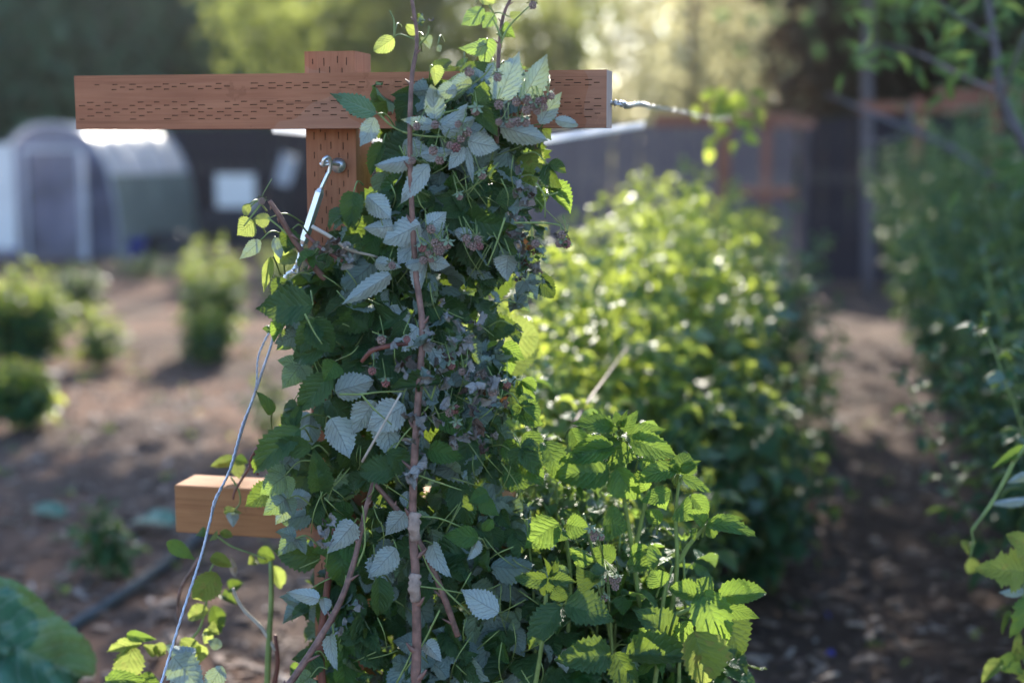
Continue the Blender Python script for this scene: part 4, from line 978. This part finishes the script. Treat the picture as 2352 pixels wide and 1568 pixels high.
for pts in ([(780, 905), (830, 905), (870, 900), (930, 898)], [(830, 905), (860, 940), (900, 975)], [(958, 1090), (1000, 1105), (1060, 1125)], [(962, 1185), (1010, 1190), (1060, 1210)], [(955, 1345), (1010, 1352), (1080, 1365)],
            [(820, 1300), (838, 1250), (835, 1180), (832, 1160)], [(778, 1395), (790, 1350), (795, 1320)], [(1000, 885), (985, 930), (960, 960)], [(965, 880), (990, 915), (1010, 960)], [(925, 303), (965, 312), (1030, 315), (1070, 310)], [(870, 262), (900, 290), (940, 310)],
            [(945, 305), (990, 270), (1040, 255), (1100, 245)], [(1010, 245), (1060, 210), (1110, 175), (1130, 150)], [(1020, 560), (1000, 540), (985, 520)], [(965, 545), (985, 560), (1000, 580)], [(950, 90), (920, 80), (905, 85)], [(905, 88), (905, 50), (895, 25)], [(955, 110), (980, 85), (985, 60)],
            [(1152, 90), (1140, 60), (1130, 40)], [(1150, 100), (1170, 60), (1215, 15)], [(1230, 420), (1250, 450), (1252, 500)], [(1248, 450), (1265, 447), (1282, 442)], [(1180, 512), (1240, 512), (1285, 517), (1296, 530)], [(1160, 500), (1140, 560), (1120, 610)], [(700, 720), (720, 760), (740, 790)],
            [(598, 470), (575, 500), (560, 520)], [(610, 460), (590, 462), (575, 475)], [(615, 500), (640, 520), (660, 540)], [(880, 1085), (920, 1010), (960, 965)], [(1010, 1400), (970, 1480), (930, 1540)], [(1080, 1410), (1000, 1330), (960, 1250)], [(910, 1570), (940, 1510), (955, 1460)]):
    Y = 2.17 if pts[0][1] > 650 else 2.2
    if pts[0][1] < 130: Y = 2.24
    stalks.append(([P(x, y, Y) for x, y in pts], [.0018, .0015, .0011]))
heroes = stalks[::-1]
for _ in range(150):
    y = rng.uniform(300, 1600); l = np.interp(y, SY, SLx); r = np.interp(y, SY, SRx); x = rng.uniform(l, r); Y = 2.2+rng.random()*.08
    a = rng.uniform(-1.3, 1.3); ln = rng.uniform(40, 120)
    p0 = P(x, y, Y); p1 = P(x+math.sin(a)*ln*.5+rng.uniform(-12, 12), y+math.cos(a)*ln*.5, Y-.01); p2 = P(x+math.sin(a)*ln, y+math.cos(a)*ln, Y+.02)
    heroes.append(([p0, p1, p2], [.0014, .0011, .0009]))
build_stems(rb, heroes, 'stalk', M['green_stem'], 120)

# berries
def berry_mesh(seed, mat):
    g = random.Random(seed); arr = []
    ico_v = [Vector(v).normalized() for v in ((0, 0, 1), (1, 0, 0), (0, 1, 0), (-1, 0, 0), (0, -1, 0), (0, 0, -1))]
    n = 22
    for i in range(n):
        z = 1-2*(i+.5)/n; r = math.sqrt(1-z*z); a = i*2.4; c_ = Vector((r*math.cos(a), r*math.sin(a), z*1.05))*.78
        V = []
        for lat in (-.9, -.3, .5, 1.2):
            for k in range(5):
                th = k*1.2566; V.append((c_+Vector((math.cos(th)*math.cos(lat), math.sin(th)*math.cos(lat), math.sin(lat)))*.30)[:])
        Fq = [(j*5+k, j*5+(k+1) % 5, (j+1)*5+(k+1) % 5, (j+1)*5+k) for j in range(3) for k in range(5)]
        arr.append((np.array(V), np.array(Fq)))
    V, Fq, _, _ = join_arrays(arr)
    return mesh_np('berry', V, Fq, mat)
def calyx_mesh():
    V, Fq = [], []
    for k in range(5):
        a = k*1.2566; o_ = Vector((math.cos(a), math.sin(a), 0)); s_ = Vector((-o_.y, o_.x, 0)); i = len(V)
        for q_, w_, z_ in ((.15, .12, .95), (.8, .40, 1.02), (1.35, .26, .75), (1.9, .02, .95)):
            V += [(o_*q_-s_*w_+Vector((0, 0, z_)))[:], (o_*q_+s_*w_+Vector((0, 0, z_)))[:]]
        Fq += [(i, i+1, i+3, i+2), (i+2, i+3, i+5, i+4), (i+4, i+5, i+7, i+6)]
    return mesh_np('calyx', np.array(V), np.array(Fq), M['sepal'])
BM = [berry_mesh(1, M['berry']), berry_mesh(2, M['berry']), berry_mesh(3, M['berry_red'])]; CM = calyx_mesh()
bl_ = [c2(*q) for q in [(585,570),(668,562),(772,560),(812,595),(785,625),(762,665),(735,655),(660,678),(565,722),(690,720),(955,473),(1035,460),(1083,450),(1080,497),(1128,500),(1133,460),(1158,452),(1190,432),(1157,482),(955,550),(1010,555),(1040,550),(1075,550),(850,500),(950,350),(822,325),(650,1032),(610,1115),(670,1095),(722,1102),(675,1130),(640,1140),(615,1172),(650,1165),(690,1135),(475,1195),(810,1075),(840,1110),(870,1110),(778,885),(880,790),(1108,25),(860,1080),(820,1100),(700,1110),(1000,560),(1100,480)]]
c9 = lambda x, y: (846.7+.27*x, 658.6+.27*y)
bl_ += [c9(*q) for q in [(325,445),(110,450),(705,670),(795,720),(740,1040),(750,1170),(1180,825),(1055,890),(145,815),(690,1070),(30,715)]]
bl_ += [(601, 462), (1290, 540), (1300, 560), (1285, 560), (1230, 560)]
bstalk = []
for k, (x, y) in enumerate(bl_):
    Y = 2.17 if y < 400 and y > 120 else (2.15 if y > 650 else 2.175)
    if y < 60: Y = 2.28
    p = P(x, y, Y); r = rng.uniform(.0056, .0078)
    d = Vector((rng.gauss(0, .5), rng.gauss(.1, .4), rng.choice((1, 1, .6)))) .normalized()
    m4 = frame(p, d.orthogonal(), d, r, r, r)
    bo = link('berry', BM[2 if (y > 650 and k % 2) or k % 11 == 5 else k % 2], rb, m4)
    link('calyx', CM, bo, m4)
    e = p+d*.012+Vector((rng.uniform(-.01, .01), .01, .012))
    bstalk.append(([p+d*r*.9, p+d*.012, e+Vector((0, .02, .01))], [.0007, .0007, .0009]))
build_stems(rb, bstalk, 'berry_stalk', M['green_stem'])

# ================================================================ FRESH SHOOTS RIGHT
c6 = lambda x, y: (1082+.51*x, 768.6+.51*y)
def young(label, heroes_, stems_, Y0, seed, shoots=(), nsing=120, base=None, mat='fresh', name='raspberry_shoot', under=.05):
    r_ = random.Random(seed); b_ = base or (P(stems_[0][0][0], 1568, Y0).x, Y0)
    t = thing(name, label, 'raspberry shoot', (b_[0], b_[1], 0), 'fresh raspberry shoots at the foot of the post'); its, st, ca = [], [], []
    for h_ in heroes_:
        a = c6(h_[0], h_[1]); q = c6(h_[2], h_[3]); its.append(hero(*a, *q, h_[4]*.51, h_[5] if len(h_) > 5 else 'T', Y0-.03+(h_[6] if len(h_) > 6 else 0), h_[7] if len(h_) > 7 else mat, None, .6, 1.5))
        e = P(a[0]+rng.uniform(-15, 15), a[1]+25, Y0+.03); p = P(a[0], a[1], Y0+(h_[6] if len(h_) > 6 else 0)); st.append(([p, p.lerp(e, .5)+Vector((0, 0, .005)), e], [.0012, .0015, .0018]))
    for s in stems_: tube('stem', [P(*q) for q in s], [.0042, .0038, .0032, .0022], M['green_stem'], t, 8, 6, .08)
    for (bp, tp, n, L) in shoots: shoot(P(*bp), P(*tp), n, L, r_, its, st, ca, mat, 'h', .02, .3, .05, .45, (.004, .002), under)
    build_leaves(t, its, nsing); build_stems(t, st, 'petiole', M['green_stem'], 20)
    for c_ in ca: tube('stem', c_[0], c_[1], M['green_stem'], t, 7, 6)
    return t
young('tallest fresh raspberry shoot crowned by a fan of bright serrated leaves',
 [(620, 620, 405, 640, 130), (655, 600, 750, 715, 105), (720, 470, 900, 540, 85), (640, 420, 480, 400, 60), (645, 500, 425, 560, 70), (660, 430, 560, 355, 45), (680, 430, 745, 350, 40), (700, 450, 860, 430, 60), (690, 480, 640, 600, 90, 'T', .02), (760, 560, 800, 620, 60), (620, 480, 480, 500, 60), (665, 400, 650, 350, 34), (670, 410, 700, 345, 30), (790, 700, 750, 620, 70), (830, 690, 870, 780, 60)],
 [[(1470, 1400, 2.36), (1452, 1260, 2.34), (1434, 1150, 2.33), (1420, 1020, 2.32)], [(1452, 1290, 2.34), (1470, 1210, 2.32), (1485, 1140, 2.3), (1490, 1100, 2.3)]], 2.30, 401,
 [((1440, 1150, 2.33), (1421, 985, 2.33), 7, .055)])
young('slim raspberry shoot right of the tallest one, with pleated young leaves',
 [(935, 625, 965, 535, 90), (950, 640, 1065, 705, 44), (925, 610, 765, 660, 70), (990, 720, 1055, 815, 60, 'T', .03), (900, 700, 780, 750, 60), (940, 770, 1000, 820, 90), (1060, 850, 1255, 905, 60), (1075, 845, 1215, 830, 44), (1060, 860, 1095, 905, 40), (1000, 870, 1005, 920, 34), (850, 850, 790, 800, 60), (1050, 850, 980, 790, 50), (940, 620, 905, 560, 40), (945, 615, 1025, 570, 36)],
 [[(1540, 1420, 2.33), (1555, 1300, 2.31), (1552, 1180, 2.3), (1562, 1090, 2.3)], [(1560, 1290, 2.31), (1580, 1255, 2.3), (1605, 1225, 2.29), (1622, 1205, 2.28)]], 2.28, 402)
young('broad raspberry shoot lowest right, with one large glowing round leaf',
 [(1005, 1335, 1040, 1548, 175, 'T', -.08, 'lime'), (1110, 1180, 1305, 1165, 90), (1045, 1150, 1130, 1375, 130), (1130, 1225, 1280, 1265, 60), (1085, 1170, 1020, 1110, 80), (860, 1130, 820, 1060, 80), (700, 1440, 985, 1460, 120, 'T', -.03, 'old'), (910, 1380, 750, 1250, 130, 'T', 0, 'old'), (990, 1290, 900, 1400, 70), (850, 1390, 760, 1330, 70), (1020, 1180, 905, 1150, 80), (1130, 1240, 1200, 1430, 120, 'T', .12, 'old')],
 [[(1500, 1600, 2.3), (1515, 1480, 2.29), (1525, 1370, 2.28), (1545, 1300, 2.28)], [(1530, 1420, 2.28), (1580, 1400, 2.26), (1640, 1370, 2.26), (1660, 1360, 2.26)]], 2.22, 403,
 [((1560, 1600, 2.34), (1590, 1400, 2.34), 6, .06)])
young('dark green raspberry shoot with a fresh pointed tip, right of the main cane',
 [(420, 1210, 615, 1290, 130), (410, 1220, 285, 1400, 100), (400, 1200, 400, 1130, 60), (345, 1100, 215, 1090, 55), (350, 1100, 460, 1115, 50), (340, 1090, 325, 1165, 50), (350, 1090, 385, 1000, 30), (340, 1085, 325, 1010, 26), (630, 1440, 405, 1465, 125), (650, 1430, 740, 1568, 100), (560, 1120, 480, 1050, 80, 'T'), (610, 1060, 560, 1100, 70)],
 [[(1218, 1640, 2.2), (1235, 1540, 2.19), (1252, 1450, 2.18), (1290, 1385, 2.18)], [(1248, 1470, 2.18), (1252, 1400, 2.18), (1255, 1350, 2.18), (1258, 1310, 2.18)]], 2.16, 404, mat='old')
young('sunlit raspberry shoot between the tied canes and the tallest shoot',
 [(395, 845, 255, 940, 115), (430, 850, 520, 870, 80), (415, 870, 375, 920, 60), (140, 615, 270, 665, 95), (700, 1035, 805, 1055, 90), (650, 1010, 560, 960, 80), (590, 860, 690, 880, 120), (500, 960, 480, 1040, 90), (720, 990, 790, 960, 50), (860, 1000, 800, 1060, 90), (200, 330, 310, 395, 50), (240, 440, 320, 540, 80), (330, 480, 380, 640, 90), (450, 420, 490, 530, 70), (150, 480, 240, 560, 70)],
 [[(1420, 1600, 2.4), (1400, 1450, 2.4), (1370, 1300, 2.38), (1340, 1180, 2.36)], [(1300, 1500, 2.36), (1310, 1350, 2.36), (1300, 1230, 2.34), (1290, 1190, 2.34)]], 2.32, 405,
 [((1330, 1500, 2.45), (1280, 1080, 2.5), 10, .065), ((1440, 1500, 2.5), (1370, 1150, 2.55), 9, .065), ((1250, 1500, 2.5), (1230, 1000, 2.6), 10, .065)], 150)
# denser low growth
rbx = thing('raspberry_thicket', 'dense low raspberry growth filling the bottom right of the tied canes', 'raspberry bush', (P(1400, 1568, 2.5).x, 2.5, 0))
its, st, ca = [], [], []; r_ = random.Random(71)
for k in range(22):
    bx = r_.uniform(1200, 1640); Yb = r_.uniform(2.38, 2.72); topy = 1080+abs(bx-1250)*.55+r_.uniform(0, 200)
    shoot(P(bx+r_.uniform(-30, 30), 1750, Yb), P(bx, topy, Yb+r_.uniform(-.08, .05)), 12, .082, r_, its, st, ca, 'fresh' if k % 2 else 'old', 'h', .02, .1, .05, .5, (.004, .002), .12)
build_leaves(rbx, its, 220); build_stems(rbx, st, 'petiole', M['green_stem']); build_stems(rbx, ca, 'stem', M['green_stem'], 22)
rby = thing('raspberry_thicket', 'backlit yellow green raspberry growth right behind the tied canes', 'raspberry bush', (P(1250, 1568, 2.9).x, 2.95, 0))
its, st, ca = [], [], []
for k in range(17):
    bx = r_.uniform(1000, 1400); Yb = r_.uniform(2.75, 3.15); topy = 720+abs(bx-1200)*.9+r_.uniform(0, 260)
    shoot(P(bx+r_.uniform(-30, 30), 1700, Yb), P(bx, topy, Yb), 14, .068, r_, its, st, ca, 'bg' if k % 2 else 'fresh', 'l', .03, .15, .055, .4, (.004, .002), .1)
its.append(hero(1150, 775, 1228, 768, 78, 'T', 2.6, 'lime', V_RND, .3))
build_leaves(rby, its, 200); build_stems(rby, st, 'petiole', M['green_stem']); build_stems(rby, ca, 'stem', M['green_stem'], 17)
# berries on the shoots
sb = thing('berry_cluster', 'cluster of small unripe raspberries among the sunlit shoots', 'berries', P(1370, 1225, 2.24))
for x, y in [(540, 880), (562, 892), (585, 910), (552, 912), (615, 1095), (640, 1110), (650, 1135), (660, 1100), (600, 1185), (575, 1200)]:
    p = P(*c6(x, y), 2.20); d = Vector((rng.gauss(0, .5), rng.gauss(0, .4), 1)).normalized(); m4 = frame(p, d.orthogonal(), d, .0062, .0062, .0062)
    bo = link('berry', BM[0], sb, m4); link('calyx', CM, bo, m4)
    tube('berry_stalk', [p, p+d*.012, P(*c6(600, 1010), 2.26)], .0007, M['green_stem'], sb, 4, 3)

# ================================================================ LOWER LEFT SPRIGS
ll = thing('raspberry_cane_plant', 'thin raspberry canes with small backlit lime leaves below the lower crossbeam', 'raspberry bush', (P(480, 1568, 2.5).x, 2.55, 0))
c4 = lambda x, y: (.51*x, 768.6+.51*y)
its, st = [], []
for h_ in [(975,1070,880,1170,95,'T',0,'lime'),(950,1000,1035,1040,50,'T',0,'lime'),(940,1240,860,1280,60,'T',0,'lime'),(930,1330,980,1350,60,'T',0,'lime'),(880,1370,830,1440,80,'T',0,'lime'),(900,1390,890,1480,60,'T',0,'lime'),
           (960,1220,990,1330,60,'T',.1,'old'),(640,1390,500,1420,50,'T',0,'lime'),(600,1400,545,1530,100,'T',0,'lime'),(570,1350,690,1370,40,'T',0,'fresh'),(690,1400,740,1430,50,'T',0,'lime'),(750,930,865,1000,50,'T',0,'fresh'),(895,890,930,910,40,'T',0,'fresh'),
           (960,900,975,920,40,'T',0,'lime'),(1010,790,1080,800,30,'U',0,'lime'),(1040,800,1050,860,44,'U',0,'pale'),(990,890,1040,905,30,'T',0,'lime'),(870,1440,760,1400,80,'U',-.1,'pale'),(780,1450,910,1590,120,'U',-.15,'pale'),(1000,1490,930,1600,70,'U',-.12,'pale'),(470,1560,640,1568,60,'T',-.1,'fresh'),
           (620,1540,720,1580,60,'T',-.05,'fresh'),(1030,1140,1090,1120,50,'T',.2,'old'),(1000,1170,1060,1210,40,'T',.2,'old'),(1060,1090,1040,1000,24,'U',.1,'dry'),(1230,1040,1260,1130,50,'T',.15,'lime'),(920,1390,930,1330,40,'U',0,'lime'),(1000,1400,940,1380,40,'U',0,'pale'),
           (1150,1010,1120,1030,40,'T',.1,'lime'),(1160,980,1230,1000,60,'T',.1,'old'),(700,1440,650,1400,40,'T',0,'lime'),(1060,560,960,590,44,'T',.12,'lime'),(1060,570,1080,640,50,'U',.12,'lime'),(1170,590,1150,600,24,'T',.1,'fresh'),(1060,560,1110,575,40,'T',.1,'fresh')]:
    a = c4(h_[0], h_[1]); q = c4(h_[2], h_[3]); its.append(hero(*a, *q, h_[4]*.51, h_[5], 2.45+h_[6], h_[7], None, .5, 1.45))
build_leaves(ll, its, 60)
for s, r0, mt in (([(900,1000),(870,1050),(820,1130),(800,1210),(805,1300),(780,1400),(750,1568)], .0035, 'cane'), ([(1200,1700),(1210,1400),(1222,1200),(1220,1020)], .006, 'green_stem'), ([(1240,1420),(1180,1320),(1100,1240),(1060,1170),(1050,1140)], .0038, 'straw'), ([(800,1440),(840,1390),(900,1320),(930,1200),(940,1080),(980,1000)], .0025, 'green_stem'),
                  ([(690,1400),(740,1400),(780,1390)], .0018, 'green_stem'), ([(1160,520),(1120,600),(1060,700),(1050,740)], .0028, 'cane_red'), ([(1040,640),(1075,700),(1080,760),(1040,800)], .0018, 'green_stem'), ([(970,900),(1040,950),(1120,980),(1200,1010)], .002, 'green_stem'), ([(1230,1600),(1250,1480),(1240,1350)], .005, 'cane_red')):
    tube('cane', [P(*c4(*q), 2.47) for q in s], [r0, r0*.85, r0*.7], M[mt], ll, 7, 5, .1)
# base of each is hidden below the frame
tube('cane', [P(*c4(750, 1568), 2.47), Vector((P(420, 1568, 2.5).x, 2.55, 0))], [.003, .005], M['cane'], ll, 7, 3)

# ================================================================ BOTTOM RIGHT
br = thing('currant_bush', 'yellowing lobed leaves on thin stems in the bottom right corner', 'currant bush', (P(2500, 1568, 2.7).x, 2.75, 0))
c7 = lambda x, y: (1693.4+.42*x, 909.8+.42*y)
its = []
for h_ in [(1568,960,1330,940,180,'T',0,'lime',1),(1620,850,1490,760,170,'T',0,'lime',1),(1600,1100,1500,1290,110,'T',0,'fresh',1),(1568,1060,1450,1070,50,'U',0,'pale',0),(1500,1180,1455,1290,40,'T',.05,'old',0),(1450,1440,1345,1560,80,'T',0,'lime',0),(1440,1420,1550,1500,110,'T',0,'fresh',0),
           (1568,1360,1520,1440,80,'T',0,'lime',0),(1540,1290,1520,1400,44,'T',0,'lime',0),(1270,800,1265,860,80,'T',.3,'lime',0),(1275,880,1270,960,80,'T',.3,'lime',0),(1568,290,1410,385,60,'T',.1,'fresh',0),(1600,430,1490,470,50,'U',.1,'pale',0),(1600,560,1400,575,50,'U',.2,'pale',0),(1620,1500,1600,1600,140,'T',0,'lime',1)]:
    a = c7(h_[0], h_[1]); q = c7(h_[2], h_[3]); its.append(hero(*a, *q, h_[4]*.42, h_[5], 2.6+h_[6], h_[7], V_LOB if h_[8] else None, .4))
build_leaves(br, its, 40)
for s, r0 in (([(1510, 360), (1450, 480), (1380, 600), (1280, 735)], .0042), ([(1280, 735), (1290, 800), (1275, 880)], .002), ([(1680, 900), (1600, 960), (1568, 1060), (1540, 1290), (1560, 1420), (1620, 1560)], .003), ([(1510, 360), (1600, 250), (1720, 150)], .004), ([(1560, 1420), (1450, 1440)], .0016)):
    tube('stem', [P(*c7(*q), 2.68) for q in s], [r0, r0*.8], M['green_stem'], br, 7, 5)
tube('stem', [P(2420, 975, 2.68), P(2480, 1300, 2.72), Vector((P(2500, 1568, 2.7).x, 2.75, 0))], [.004, .006, .008], M['cane'], br, 7, 5)

# ================================================================ AIR
m, nt, b, out = newmat('glare_volume'); nt.nodes.remove(b)  # volume added to imitate the veiling glare of the sun
pv = N(nt, 'ShaderNodeVolumePrincipled'); pv.inputs['Color'].default_value = (0.92, 0.93, 1.0, 1)
pv.inputs['Density'].default_value = 0.0009; pv.inputs['Anisotropy'].default_value = 0.88
nt.links.new(pv.outputs[0], out.inputs['Volume'])
V, Fq = box_arrays(-410, 410, -62, 905, -1.2, 16)
link('glare_haze', mesh_np('glare_haze', V, Fq, m, smooth=False), None, None, 'stuff')
